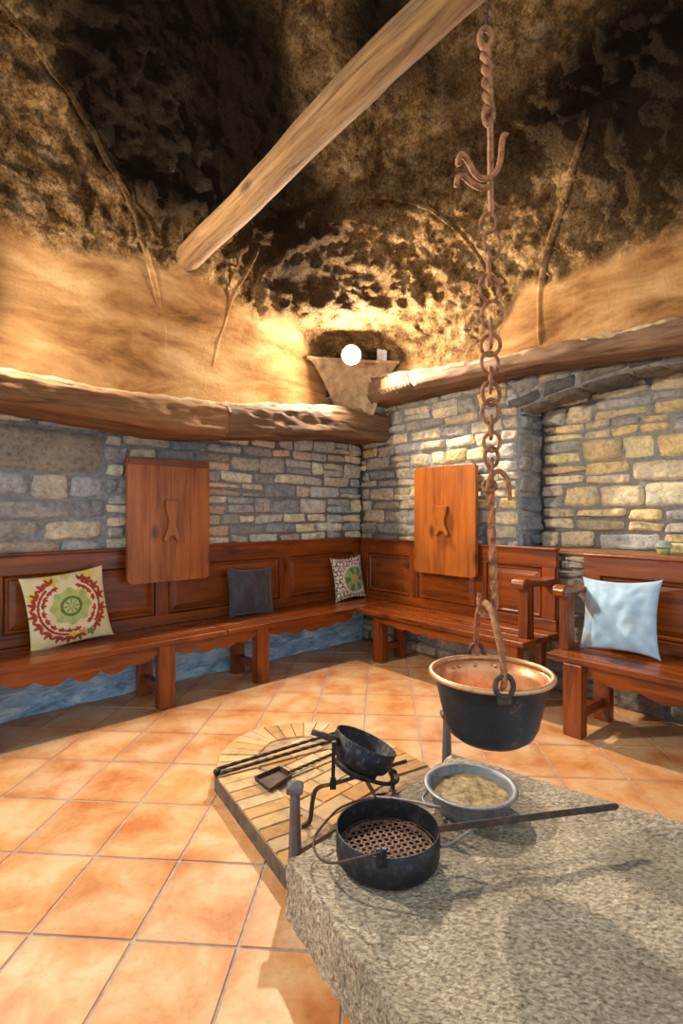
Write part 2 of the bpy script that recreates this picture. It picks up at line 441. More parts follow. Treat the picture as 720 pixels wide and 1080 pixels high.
BIG = (2.56, 3.9, 1.56, 1.86)                      # one large dressed slab at the left
wl.stone(BIG[0], BIG[1], BIG[2], BIG[3], .004, L, (.34, .31, .25), rnd, nx=16, ny=9)
WID = lambda x, z: lerp(.85, 1.3, smooth(1.5, 3, x))
wl.wallfill(.01, 2.555, .94, 2.12, 0, L, PAL_L, rnd, (.075, .16), (.16, .46), wide=WID)
wl.wallfill(2.565, 4.3, .94, 1.56, 0, L, PAL_L, rnd, (.10, .17), (.17, .46), wide=WID)
wl.wallfill(2.565, 4.3, 1.865, 2.12, 0, L, PAL_L, rnd, (.10, .15), (.17, .46), wide=WID)
wl.wallfill(3.91, 4.3, 1.565, 1.86, 0, L, PAL_L, rnd, (.10, .15), (.17, .46), wide=WID)
wl.done('wall_left')
wr_ = Rubble()
NS, NZ, ND = 1.82, 1.03, .32                       # niche: start along the wall, sill height, depth
def arch(s): return 2.10+.13*math.sin(PI*min(1, max(0, (s-NS)/1.7))*.95)
wr_.boxs(R, -.4, NS, -.5, 0, 0, 2.5)
wr_.boxs(R, NS, 4.3, -.5, 0, 0, NZ-.03)
wr_.boxs(R, NS, 4.3, -.6, -ND, NZ-.03, 2.5)
st = [NS+i*(4.3-NS)/24 for i in range(25)]
for a, b2 in zip(st, st[1:]):
    wr_.slab([R(a, 0, arch(a)), R(b2, 0, arch(b2)), R(b2, -ND, arch(b2)), R(a, -ND, arch(a)), R(a, 0, 2.5), R(b2, 0, 2.5), R(b2, -ND, 2.5), R(a, -ND, 2.5)])
wr_.wallfill(.03, NS-.005, .0, 2.42, 0, R, PAL_R, rnd, (.065, .145), (.14, .42), wide=lambda x, z: .95)
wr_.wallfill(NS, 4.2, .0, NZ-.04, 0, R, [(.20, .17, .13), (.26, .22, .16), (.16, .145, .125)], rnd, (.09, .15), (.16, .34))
wr_.wallfill(NS+.02, 4.2, NZ-.01, 2.3, -ND, R, PAL_N, rnd, (.12, .19), (.18, .44))
# jamb stones facing into the niche
z = NZ
while z < 2.08:
    h = rnd.uniform(.10, .2); h = min(h, 2.10-z)
    cut = rnd.choice([0, .16])
    def jamb(a, p, zz): return R(NS+p, -a, zz)
    col = rnd.choice([(.24, .27, .31), (.30, .31, .33), (.28, .27, .25), (.36, .34, .30)])
    if cut: 
        wr_.stone(.004, cut-.006, z+.006, z+h-.006, 0, jamb, col, rnd); wr_.stone(cut+.006, ND-.005, z+.006, z+h-.006, 0, jamb, tuple(q*.9 for q in col), rnd)
    else: wr_.stone(.004, ND-.006, z+.006, z+h-.006, 0, jamb, col, rnd)
    z += h
s = NS-.1
while s < 4.1:                                      # arch stones over the niche
    w_ = rnd.uniform(.2, .36); a0, a1 = s, s+w_
    def vous(x, p, zz, a0=a0, a1=a1): return R(x, p, zz+arch(x))
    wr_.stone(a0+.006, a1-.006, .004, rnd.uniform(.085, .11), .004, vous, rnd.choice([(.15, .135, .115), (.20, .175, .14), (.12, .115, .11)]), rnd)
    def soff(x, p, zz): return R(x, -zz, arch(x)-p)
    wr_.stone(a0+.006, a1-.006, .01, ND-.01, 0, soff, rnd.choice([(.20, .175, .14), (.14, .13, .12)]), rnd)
    s += w_
s = NS-.05
while s < 4.1:
    w_ = rnd.uniform(.18, .34)
    def up2(x, p, zz): return R(x, p, zz+arch(x))
    wr_.stone(s+.006, s+w_-.006, .12, .23, .002, up2, rnd.choice(PAL_R), rnd); s += w_
wr_.done('wall_right')

# foot of the left wall; the blue cast of daylight is painted on
def plinth():
    v_, f_ = [], []; n, k = 150, 14
    for i in range(n+1):
        for j in range(k+1):
            s_, zz = .02+4.1*i/n, .46*j/k
            pp = .045+.035*nz(s_*3, zz*8, 5, 4)+.012*(1-zz/.46)
            v_.append(L(s_, max(.012, pp), zz))
    for i in range(n):
        for j in range(k):
            q = i*(k+1)+j; f_.append((q, q+1, q+k+2, q+k+1))
    b0 = len(v_); v_ += [L(.02, 0, .46), L(4.12, 0, .46)]
    f_.append(tuple([i*(k+1)+k for i in range(n+1)]+[b0+1, b0]))
    struct(mesh_obj('baseboard_left', v_, f_, BLUE))
plinth()

# ------------------------------------------------------------------ chimney hood (ceiling)
AX, AY = .4, 1.7
DL = ((K[0]-AX)*-nL[0]+(K[1]-AY)*-nL[1])-.24
DR = ((K[0]-AX)*-nR[0]+(K[1]-AY)*-nR[1])-.15
TL, TR = math.atan2(-nL[1], -nL[0]), math.atan2(-nR[1], -nR[0])
TD = (TL+TR)/2
def lean(z): return interp([(0, 1), (2.1, 1), (2.6, .995), (3.0, .965), (3.5, .90), (4.2, .78), (5.2, .60), (6.5, .36)], z)
def hood_r(th, z):
    mm = interp([(2.1, 60), (2.5, 40), (2.9, 16), (3.4, 10), (6, 7)], z)
    k = lean(z); q = 0
    dd = interp([(2.1, 4.0), (2.6, 3.6), (3.0, 2.85), (3.5, 2.55), (6, 2.35)], z)
    for d, t in ((DL, TL), (DR, TR), (dd, TD), (2.9, TL+PI*.45), (2.9, TR-PI*.45)):
        c_ = math.cos(th-t)
        if c_ > .05: q += (c_/d)**mm
    return k*q**(-1/mm)
def hood_base(th):                                 # height of the timber tops round the room
    P = Vector((AX+hood_r(th, 2.2)*math.cos(th), AY+hood_r(th, 2.2)*math.sin(th), 0))-Vector((K[0], K[1], 0))
    sl, pl = P.x*dL[0]+P.y*dL[1], P.x*nL[0]+P.y*nL[1]; sr, pr = P.x*dR[0]+P.y*dR[1], P.x*nR[0]+P.y*nR[1]
    if pl < pr: return interp([(.03, 2.22), (.7, 2.20), (1.2, 2.13), (1.85, 2.06), (2.8, 2.03), (3.3, 2.06)], sl)
    return interp([(.3, 2.24), (.5, 2.46), (.7, 2.45), (1.3, 2.40), (2.0, 2.37), (2.6, 2.35), (3.1, 2.33)], sr)
def relief(P, up): return .010*nz(P.x*2, P.y*2, P.z*2, 3)+up*(-.012+.050*nz(P.x*3.2, P.y*3.2, P.z*3.2, 5)+.034*nz(P.x*10, P.y*10, P.z*10, 4))
def hood_pt(th, z, off=0):
    r_ = hood_r(th, z)-off; return Vector((AX+r_*math.cos(th), AY+r_*math.sin(th), z))
def hit(px, py):                                    # where a line of sight meets the hood
    d = Vector(((px-CX)/F, 1, -(py-CY)/F)); t = 1.0
    while t < 6:
        P = Vector((0, 0, H))+d*t
        th = math.atan2(P.y-AY, P.x-AX)
        if math.hypot(P.x-AX, P.y-AY) > hood_r(th, P.z): return P
        t += .01
    return Vector((0, 0, H))+d*5
BLOBS = [(hit(x, y), r_, a) for x, y, r_, a in [
    (170, 40, .75, 1.0), (250, 110, .60, .9), (200, 150, .50, .8), (120, 130, .30, .6), (300, 210, .45, .5), (400, 25, .34, .9),
    (470, 90, .35, .35), (640, 110, .55, .55), (700, 30, .5, .7), (560, 160, .4, .35), (700, 190, .4, .4), (325, 70, .38, -.35),
    (20, 60, .35, -.35), (50, 215, .4, -.6), (330, 140, .28, -.45), (420, 150, .3, -.3), (450, 250, .35, -.3), (365, 300, .55, .42), (300, 280, .3, .3), (600, 200, .3, -.2), (30, 150, .3, -.25)]]
def stain(P):
    cd_ = max(0, math.cos(math.atan2(P.y-AY, P.x-AX)-TD)-.93)/.07
    up = smooth(2.88, 3.05, P.z+.38*smooth(.1, .7, cd_)+.14*nz(P.x*1.5, P.y*1.5, P.z*1.5, 3))
    s_ = .02*up
    for c_, r_, a in BLOBS: s_ += a*math.exp(-((P-c_).length/r_)**2*1.2)
    return max(-.4, min(1, s_))*smooth(2.55, 3.0, P.z), up
def build_hood():
    nt_, nz_ = 560, 340; t0, t1 = TR-1.35, TL+1.35
    v_, f_, c_ = [], [], []
    for i in range(nt_+1):
        th = t0+(t1-t0)*i/nt_; hb = hood_base(th)
        for j in range(nz_+1):
            zz = hb+(6.06-hb)*(j/nz_)**1.15
            P = hood_pt(th, zz)
            s_, up = stain(P)
            d = relief(P, up)
            v_.append(hood_pt(th, zz, d)); c_.append((max(0, s_+.0) if s_ > 0 else s_, up, 0))
    for i in range(nt_):
        for j in range(nz_):
            q = i*(nz_+1)+j; f_.append((q, q+1, q+nz_+2, q+nz_+1))
    o = struct(mesh_obj('ceiling', v_, f_, HOOD, colors=c_, attr_name='stain'))
    return o
build_hood()
mb = MB(); mb.prism([(AX+2.2*math.cos(a*PI/8), AY+2.2*math.sin(a*PI/8)) for a in range(16)], lambda u, v_, k: (u, v_, 6.0+.1*k))  # unseen cap added over the chimney top to keep daylight out
struct(mb.build('added_cap', HOLE))
def rib(name, px, rad, n=10):
    P = smooth_path([hit(x, y) for x, y in px], n)
    v_, f_, c_ = [], [], []; seg = 10
    for i, p in enumerate(P):
        t = (P[min(i+1, len(P)-1)]-P[max(0, i-1)]).normalized()
        out = (Vector((AX, AY, p.z))-p).normalized(); sd = t.cross(out).normalized()
        rr = rad*min(1, .3+i*.15, .3+(len(P)-1-i)*.15)
        st_, up = stain(p)
        for k in range(seg):
            a = 2*PI*k/seg
            v_.append(p+out*(rr*.34*math.cos(a)+.003+.022*up+relief(p, up*.55))+sd*rr*math.sin(a)); c_.append((st_*.8, up*.85, 0))
    for i in range(len(P)-1):
        for k in range(seg): f_.append((i*seg+k, i*seg+(k+1) % seg, (i+1)*seg+(k+1) % seg, (i+1)*seg+k))
    struct(mesh_obj(name, v_, f_, HOOD, colors=c_, attr_name='stain'))
rib('trim_2', [(-6, -4), (30, 45), (60, 85), (95, 140), (122, 190), (140, 225), (155, 270), (165, 310), (172, 345), (173, 374)], .022)
rib('trim_3', [(273, 262), (258, 290), (245, 312), (236, 340), (228, 365), (224, 387)], .018)
rib('trim_4', [(385, 209), (420, 212), (450, 222), (475, 238), (495, 258), (512, 285), (525, 322)], .017)
rib('trim_5', [(622, 130), (598, 200), (580, 260), (571, 300), (570, 340), (570, 366)], .026)

# ------------------------------------------------------------------ timber beams
def beam(name, fn_loc, stations, mat, label, sgn=1, seedv=0, mats=None):
    """stations: (s, p_front, z_bottom, z_top); the beam runs along local x = sgn*s, y = p"""
    v_, f_ = [], []; n = 90; m_ = 40
    s0, s1 = stations[0][0], stations[-1][0]
    for i in range(n+1):
        s_ = lerp(s0, s1, i/n)
        pf = interp([(a[0], a[1]) for a in stations], s_); zb = interp([(a[0], a[2]) for a in stations], s_); zt = interp([(a[0], a[3]) for a in stations], s_)
        ring = []
        cor = .035
        out = [(.02, zb), (pf-cor, zb), (pf, zb+cor), (pf, zt-cor), (pf-cor*1.3, zt), (.02, zt)]
        per = []
        for (a, b2), (c_, d_) in zip(out, out[1:]+out[:1]):
            k = 12 if math.hypot(c_-a, d_-b2) > .1 else 4
            for q in range(k): per.append((lerp(a, c_, q/k), lerp(b2, d_, q/k)))
        for (pp, zz) in per:
            d = .018*nz(s_*1.6+seedv, pp*6, zz*6, 4)+.010*nz(s_*6+seedv, pp*25, zz*25, 3)
            e = smooth(.1, .2, pp)
            v_.append((sgn*s_, pp+d*e, zz+d*.8))
        m_ = len(per)
    for i in range(n):
        for k in range(m_): f_.append((i*m_+k, i*m_+(k+1) % m_, (i+1)*m_+(k+1) % m_, (i+1)*m_+k))
    f_.append(tuple(range(m_))); f_.append(tuple(n*m_+k for k in range(m_))[::-1])
    o = mesh_obj(name, v_, f_, mat)
    o.location = (K[0], K[1], 0); o.rotation_euler = (0, 0, fn_loc)
    return o
o = beam('timber_beam', ANG_L, [(1.855, .495, 1.855, 2.085), (2.2, .50, 1.845, 2.075), (2.8, .50, 1.88, 2.065), (3.3, .49, 1.915, 2.10), (4.3, .47, 1.95, 2.13)], BEAM,
         '', seedv=3)
tag(o, 'long bowed lintel timber over the bench with the carved left table board', 'beam', 'hood timbers')
o = beam('timber_beam', ANG_L, [(.03, .44, 1.985, 2.25), (.7, .455, 1.975, 2.235), (1.2, .475, 1.92, 2.17), (1.85, .49, 1.86, 2.10)], BEAM_DARK, '', seedv=9)
tag(o, 'rough knotty lintel timber ending in the stone corner below the lamp', 'beam', 'hood timbers')
o = beam('timber_beam', ANG_R, [(.41, .34, 2.30, 2.54), (.5, .355, 2.305, 2.56), (.7, .36, 2.315, 2.53), (1.3, .355, 2.33, 2.46), (2.0, .35, 2.315, 2.42), (2.6, .35, 2.28, 2.40), (3.1, .35, 2.23, 2.375), (4.3, .35, 2.2, 2.35)], BEAM_DARK, '', sgn=-1, seedv=14)
tag(o, 'slim lintel timber above the stone niche and right-hand bench', 'beam', 'hood timbers')

# ragged plaster bed between timbers and hood
def bed(name, fn, tab, s0, s1):
    v_, f_ = [], []; n = 110
    prof = [(0, -.05), (1, -.03), (.97, .012), (.8, .03), (0, .05)]
    for i in range(n+1):
        s_ = lerp(s0, s1, i/n); pf, zt = tab(s_)
        for a, dz in prof:
            w_ = nz(s_*9, a*3, 2, 4)
            v_.append(fn(s_, a*(pf-.012+.02*w_), zt+dz+.018*w_))
    k = len(prof)
    for i in range(n):
        for j in range(k-1): f_.append((i*k+j, (i+1)*k+j, (i+1)*k+j+1, i*k+j+1))
    struct(mesh_obj(name, v_, f_, PLASTER))
bed('trim_6', L, lambda s_: (interp([(0, .42), (1.8, .465), (4.3, .46)], s_), interp([(.03, 2.25), (.7, 2.235), (1.2, 2.17), (1.85, 2.09), (2.8, 2.065), (3.3, 2.10), (4.3, 2.13)], s_)), .05, 4.25)
bed('trim_7', R, lambda s_: (.335, interp([(.44, 2.56), (.7, 2.53), (1.3, 2.46), (2.0, 2.42), (2.6, 2.40), (3.1, 2.375), (4.3, 2.35)], s_)), .4, 4.25)

# ------------------------------------------------------------------ stone slab
SLAB_Z = .19
A_ = onz(303, 905, SLAB_Z); B_ = onz(477, 797, SLAB_Z); dirB = (onz(720, 870, SLAB_Z)-B_).normalized(); dirA = (onz(430, 1080, SLAB_Z)-A_).normalized()
C_ = B_+dirB*1.75; E_ = A_+dirA*1.45
def build_slab():
    nx, ny = 150, 150; v_, f_, c_ = [], [], []
    def top(u, w_):
        P = lerp(lerp(A_, B_, w_), lerp(E_, C_, w_), u)
        edge = min(u*1.45, w_*.97)
        d = .006*nz(P.x*5, P.y*5, 0, 4)+.004*nz(P.x*32, P.y*32, 3, 3)
        trough = -.024*smooth(.05, .09, w_*0+(1-w_)*.95)*smooth(.0, .05, w_)     # sunk a little inside the back rim
        rim = .010*smooth(.10, .06, (1-w_)*.95)
        rnd_ = -.003*(1-smooth(0, .006, min(edge, (1-w_)*.95)))
        return Vector((P.x, P.y, SLAB_Z+d+rim+trough*.5+rnd_))
    for i in range(nx+1):
        for j in range(ny+1):
            u = (i/nx)**1.2; P = top(u, j/ny); v_.append(P)
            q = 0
            for cx_, cy_, r_, a in ((onz(500, 858, .19).x, onz(500, 858, .19).y, .11, .8), (onz(525, 855, .19).x, onz(525, 855, .19).y, .08, .6), (onz(556, 935, .19).x, onz(556, 935, .19).y, .09, .35), (onz(545, 830, .19).x, onz(545, 830, .19).y, .08, .5)):  # cauldron's shadow painted in around the basin, plus one real stain
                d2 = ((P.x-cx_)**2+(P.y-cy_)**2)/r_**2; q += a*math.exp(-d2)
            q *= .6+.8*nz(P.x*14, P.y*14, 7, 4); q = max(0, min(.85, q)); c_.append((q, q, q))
    for i in range(nx):
        for j in range(ny):
            q = i*(ny+1)+j; f_.append((q, q+ny+1, q+ny+2, q+1))
    # skirts
    def skirt(idx, out):
        k = 14; base = len(v_)
        for ii in idx:
            P = v_[ii]
            for t in range(k+1):
                q = t/k; d = 0 if t == 0 else .006*nz(P.x*18, P.y*18, q*6, 3)+.004*nz(P.x*50, P.y*50, q*14, 2)
                v_.append(Vector((P.x, P.y, P.z*(1-q)))+out*(d+.004*(t > 0))); c_.append((0, 0, 0))
        for a in range(len(idx)-1):
            for t in range(k):
                p0 = base+a*(k+1)+t; p1 = base+(a+1)*(k+1)+t
                f_.append((p0, p0+1, p1+1, p1))
    nrm = lambda d: Vector((d.y, -d.x, 0)).normalized()
    skirt([i*(ny+1) for i in range(nx+1)], -nrm(dirA)*-1 if nrm(dirA).x < 0 else -nrm(dirA))
    ab = (B_-A_).normalized()
    skirt([j for j in range(ny+1)], Vector((-ab.y, ab.x, 0)))
    skirt([i*(ny+1)+ny for i in range(nx+1)], Vector((-dirB.y, dirB.x, 0)))
    skirt([nx*(ny+1)+j for j in range(ny+1)], Vector((ab.y, -ab.x, 0)))
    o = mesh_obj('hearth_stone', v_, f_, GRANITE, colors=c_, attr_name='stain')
    tag(o, 'large pecked grey granite block lying on the tiles in the foreground', 'stone block')
build_slab()

# ------------------------------------------------------------------ brick hearth
HZ = .08
hearth_px = [(300, 913), (264, 870), (238, 836), (226, 816), (231, 796), (245, 781), (262, 771), (285, 765), (320, 761), (350, 763), (378, 770), (405, 780), (429, 793), (452, 807)]
outline = [onz(x, y, HZ) for x, y in hearth_px]
arcp = smooth_path(outline[3:], 5)
straight = [lerp(outline[0], outline[3], i/9) for i in range(9)]
OUT = straight+arcp
def build_hearth():
    root = thing('brick_hearth', 'low rounded brick hearth behind the granite block', 'hearth', (-.1, 2.45, 0))
    off = Vector((-.1, 2.45, 0))
    inner = [lerp(A_, B_, t) for t in (.97, .7, .4, .1)]
    poly = [(p.x, p.y) for p in OUT]+[(p.x-.012, p.y+.012) for p in inner]
    mb = MB(); mb.prism(poly, lambda u, v_, k: Vector((u, v_, .002+(HZ-.010)*k))-off)
    base = mb.build('hearth_base', [HEDGE, SAND], root)
    for p in base.data.polygons: p.material_index = 1 if p.normal.z > .5 else 0
    v_, f_, c_ = [], [], []; rnd = random.Random(5)
    pal = [(.52, .31, .13), (.56, .36, .17), (.47, .26, .10), (.58, .41, .22), (.50, .28, .10), (.44, .30, .16)]
    def brick(q, z=HZ):
        cx_ = sum((a for a in q), Vector())/4; b0 = len(v_); col = rnd.choice(pal); t = rnd.uniform(.85, 1.12)
        dz = rnd.uniform(-.002, .002)
        for sc_, zz in ((1, -.02), (1, -.003), (.94, 0)):
            for a in q:
                p = cx_+(a-cx_)*sc_; v_.append(Vector((p.x, p.y, z+zz+dz))-off); c_.append(tuple(x*t for x in col))
        for r_ in (0, 4):
            for k in range(4): f_.append((b0+r_+k, b0+r_+(k+1) % 4, b0+r_+4+(k+1) % 4, b0+r_+4+k))
        f_.append((b0+8, b0+9, b0+10, b0+11))
    # border bricks set square to the edge
    L_ = [0]
    for a, b2 in zip(OUT, OUT[1:]): L_.append(L_[-1]+(b2-a).length)
    tot = L_[-1]; cen = Vector((.0, 2.45, 0))
    def at_len(l):
        l = max(0, min(tot, l))
        for i in range(len(OUT)-1):
            if l <= L_[i+1]:
                t = (l-L_[i])/(L_[i+1]-L_[i]+1e-9); p = lerp(OUT[i], OUT[i+1], t)
                break
        e = .06
        def raw(x):
            x = max(0, min(tot, x))
            for i in range(len(OUT)-1):
                if x <= L_[i+1]: return lerp(OUT[i], OUT[i+1], (x-L_[i])/(L_[i+1]-L_[i]+1e-9))
            return OUT[-1]
        t = (raw(l+e)-raw(l-e)).normalized(); n = Vector((t.y, -t.x, 0))
        return Vector((p.x, p.y, 0)), n
    bw = .078; nb = int(tot/bw); dep = .20
    for i in range(nb):
        p0, n0 = at_len(i*tot/nb+.003); p1, n1 = at_len((i+1)*tot/nb-.003)
        brick([p0+n0*.004, p1+n1*.004, p1+n1*(dep-.004), p0+n0*(dep-.004)])
    # inner field, rows parallel with the granite
    ab = (B_-A_).normalized(); nn = Vector((-ab.y, ab.x, 0)); ab = Vector((ab.x, ab.y, 0)); A0 = Vector((A_.x, A_.y, 0))
    ring = [at_len(x*tot/160)[0]+at_len(x*tot/160)[1]*(dep+.002) for x in range(161)]
    def inside(p):
        c_ = False; pts = ring
        j = len(pts)-1
        for i in range(len(pts)):
            if (pts[i].y > p.y) != (pts[j].y > p.y) and p.x < (pts[j].x-pts[i].x)*(p.y-pts[i].y)/(pts[j].y-pts[i].y)+pts[i].x: c_ = not c_
            j = i
        return c_
    a = 0; rr = 0
    for r_ in range(14):
        d0 = .018+r_*.092
        for k in range(-3, 10):
            x0 = k*.185+(.09 if r_ % 2 else 0)
            q = [A0+ab*x0+nn*d0, A0+ab*(x0+.178)+nn*d0, A0+ab*(x0+.178)+nn*(d0+.086), A0+ab*x0+nn*(d0+.086)]
            if sum(inside(p) for p in q) >= 4: brick(q, HZ-.001)
            elif sum(inside(p) for p in q) >= 1:
                for h_ in (0, 1):
                    x1 = x0+h_*.09
                    q2 = [A0+ab*x1+nn*d0, A0+ab*(x1+.085)+nn*d0, A0+ab*(x1+.085)+nn*(d0+.086), A0+ab*x1+nn*(d0+.086)]
                    if sum(inside(p) for p in q2) >= 3: brick(q2, HZ-.0015)
    mesh_obj('brick_paving', v_, f_, BRICK, root, colors=c_, smooth_=False)
build_hearth()

# ------------------------------------------------------------------ benches
def scallop(x0, x1, z_top, ends, mid, waves):
    """closed outline of an apron whose lower edge is cut in waves, deepest between the legs"""
    n = 60; low = []
    for i in range(n+1):
        t = i/n; e = math.sin(PI*t)**.6
        w_ = abs(math.sin(PI*waves*t))
        low.append((lerp(x0, x1, t), z_top-(ends+(mid-ends)*e*(.45+.55*w_))))
    return [(x0, z_top)]+low+[(x1, z_top)]
def bench(label, side, x_off, spec, group='pine wall benches'):
    """spec s-values run along the wall from the corner"""
    sg = 1 if side == 'L' else -1; fn = L if side == 'L' else R; ang = ANG_L if side == 'L' else ANG_R
    sc_ = spec['centre']; root = thing('bench', label, 'bench', fn(sc_, .3, 0), ang, group)
    X = lambda s_: sg*(s_-sc_)
    def bx(mb, s0, s1, p0, p1, z0, z1): mb.box(min(X(s0), X(s1)), max(X(s0), X(s1)), p0-.3, p1-.3, z0, z1)
    pb, pf, zs = spec['pb'], spec['pf'], spec.get('zs', .455)
    for (s0, s1) in spec['seats']:
        mb = MB(); n = 3
        for k in range(n):
            a = lerp(pb, pf, k/n); b2 = lerp(pb, pf, (k+1)/n)
            bx(mb, s0, s1, a+.0012*(k > 0), b2-.0012*(k < n-1), zs-.036, zs)
        mb.build('seat', WOOD['x'], root, .006, wseg=3)
    for (s0, s1, e, m_, w_) in spec['aprons']:
        mb = MB(); pts = scallop(s0, s1, zs-.036, e, m_, w_)
        pa = pf-.050
        mb.prism([(X(u), v_) for u, v_ in pts], lambda u, v_, k: (u, pa-.3+.024*k-.012, v_))
        mb.build('apron', WOOD['x'], root)
    for (s_, pl) in spec['legs']:
        mb = MB(); bx(mb, s_-.055, s_+.055, pl-.075, pl, 0, zs-.036); mb.build('leg', WOOD['z'], root, .005)
        mb = MB(); bx(mb, s_-.05, s_+.05, pb+.06, pb+.125, 0, zs-.036); mb.build('leg', WOOD['z'], root, .005)
        mb = MB(); bx(mb, s_-.022, s_+.022, pb+.125, pl-.075, .09, .15); mb.build('stretcher', WOOD['y'], root, .004)
    s0, s1 = spec['back']; zt = spec['zt']
    mb = MB(); bx(mb, s0, s1, pb-.045, pb-.02, zs-.03, zt-.03)
    back = mb.build('backrest', WOOD['x'], root)
    mb = MB(); bx(mb, s0, s1, pb-.022, pb, zt-.145, zt-.02)
    mb.build('top_rail', WOOD['x'], back, .005)
    mb = MB(); bx(mb, s0-.004, s1+.004, pb-.05, pb+.012, zt-.022, zt); mb.build('cap_moulding', WOOD['x'], back, .008, wseg=3)
    mb = MB(); bx(mb, s0, s1, pb-.022, pb, zs, zs+.075); mb.build('bottom_rail', WOOD['x'], back, .004)
    for s_ in spec['stiles']:
        mb = MB(); bx(mb, s_-.05, s_+.05, pb-.022, pb-.001, zs+.07, zt-.14); mb.build('stile', WOOD['z'], back, .004)
    ss = spec['stiles']
    for a, b2 in zip(ss, ss[1:]):
        a, b2 = min(a, b2)+.052, max(a, b2)-.052
        if b2-a < .08: continue
        x0, x1 = sorted((X(a), X(b2))); z0, z1 = zs+.077, zt-.147; y = pb-.3
        mb = MB(); v_ = []
        for k, (i_, d) in enumerate(((0, -.020), (.012, -.006), (.022, -.006), (.030, -.016), (.065, -.008))):
            v_.append([mb.bm.verts.new(q) for q in ((x0+i_, y+d, z0+i_), (x1-i_, y+d, z0+i_), (x1-i_, y+d, z1-i_), (x0+i_, y+d, z1-i_))])
        for r_, q in zip(v_, v_[1:]):
            for k in range(4): mb.bm.faces.new([r_[k], r_[(k+1) % 4], q[(k+1) % 4], q[k]])
        mb.bm.faces.new(v_[-1])
        mb.build('panel', WOOD['x'], back)
    for (s_, pa, hw) in spec.get('arms', []): add_arm(root, s_, X, pb, pa, zs, hw)
    return root
def add_arm(root, s_, X, pb, pa, zs, hw):
    za = .845; x = X(s_)
    mb = MB(); mb.box(x-hw*.85, x+hw*.85, pa-.14-.3, pa-.055-.3, zs, za-.045); post = mb.build('arm_post', WOOD['z'], root, .005)
    # arm rest: scooped rail ending in a roll
    prof = [(pb-.01, za-.01), (pb+.12, za-.018), (pa-.20, za-.012), (pa-.07, za+.006), (pa-.025, za+.012), (pa+.005, za+.002), (pa+.018, za-.022),
            (pa+.012, za-.05), (pa-.012, za-.064), (pa-.045, za-.058), (pa-.08, za-.046), (pa-.2, za-.052), (pb+.12, za-.062), (pb-.01, za-.075)]
    mb = MB(); mb.prism(prof, lambda u, v_, k: (x-hw*1.15+hw*2.3*k, u-.3, v_))
    return mb.build('armrest', WOOD['y'], root, .010, wseg=3)

bench('long pine bench along the left wall, with the grey and suzani cushions', 'L', 0, dict(centre=1.9, pb=.075, pf=.555, zt=1.045, seats=[(.11, 1.895), (1.9, 4.1)],
      aprons=[(.62, 1.525, .050, .105, 5), (1.635, 2.29, .050, .105, 4), (2.40, 3.30, .055, .135, 5), (3.4, 4.08, .05, .12, 4)],
      legs=[(1.58, .535), (2.345, .545), (3.35, .545)], back=(.07, 4.1), stiles=[.12, 1.04, 2.17, 3.24, 4.05]))
bench('pine bench under the right table board with one armrest beside the pot chain', 'R', 0, dict(centre=1.3, pb=.125, pf=.595, zt=1.045, seats=[(.565, 2.215)],
      aprons=[(.82, 2.04, .045, .085, 7)], legs=[(.765, .50), (2.10, .565)], back=(.14, 2.19), stiles=[.19, .84, 1.56, 2.13], arms=[(2.14, .53, .042)]))
bench('pine bench with the pale blue cushion in front of the stone niche', 'R', 0, dict(centre=3.1, pb=.20, pf=.685, zt=1.03, seats=[(2.425, 4.0)],
      aprons=[(2.66, 3.70, .06, .12, 4)], legs=[(2.59, .70), (3.78, .67)], back=(2.42, 4.0), stiles=[2.48, 3.80], arms=[(2.465, .61, .034)]))

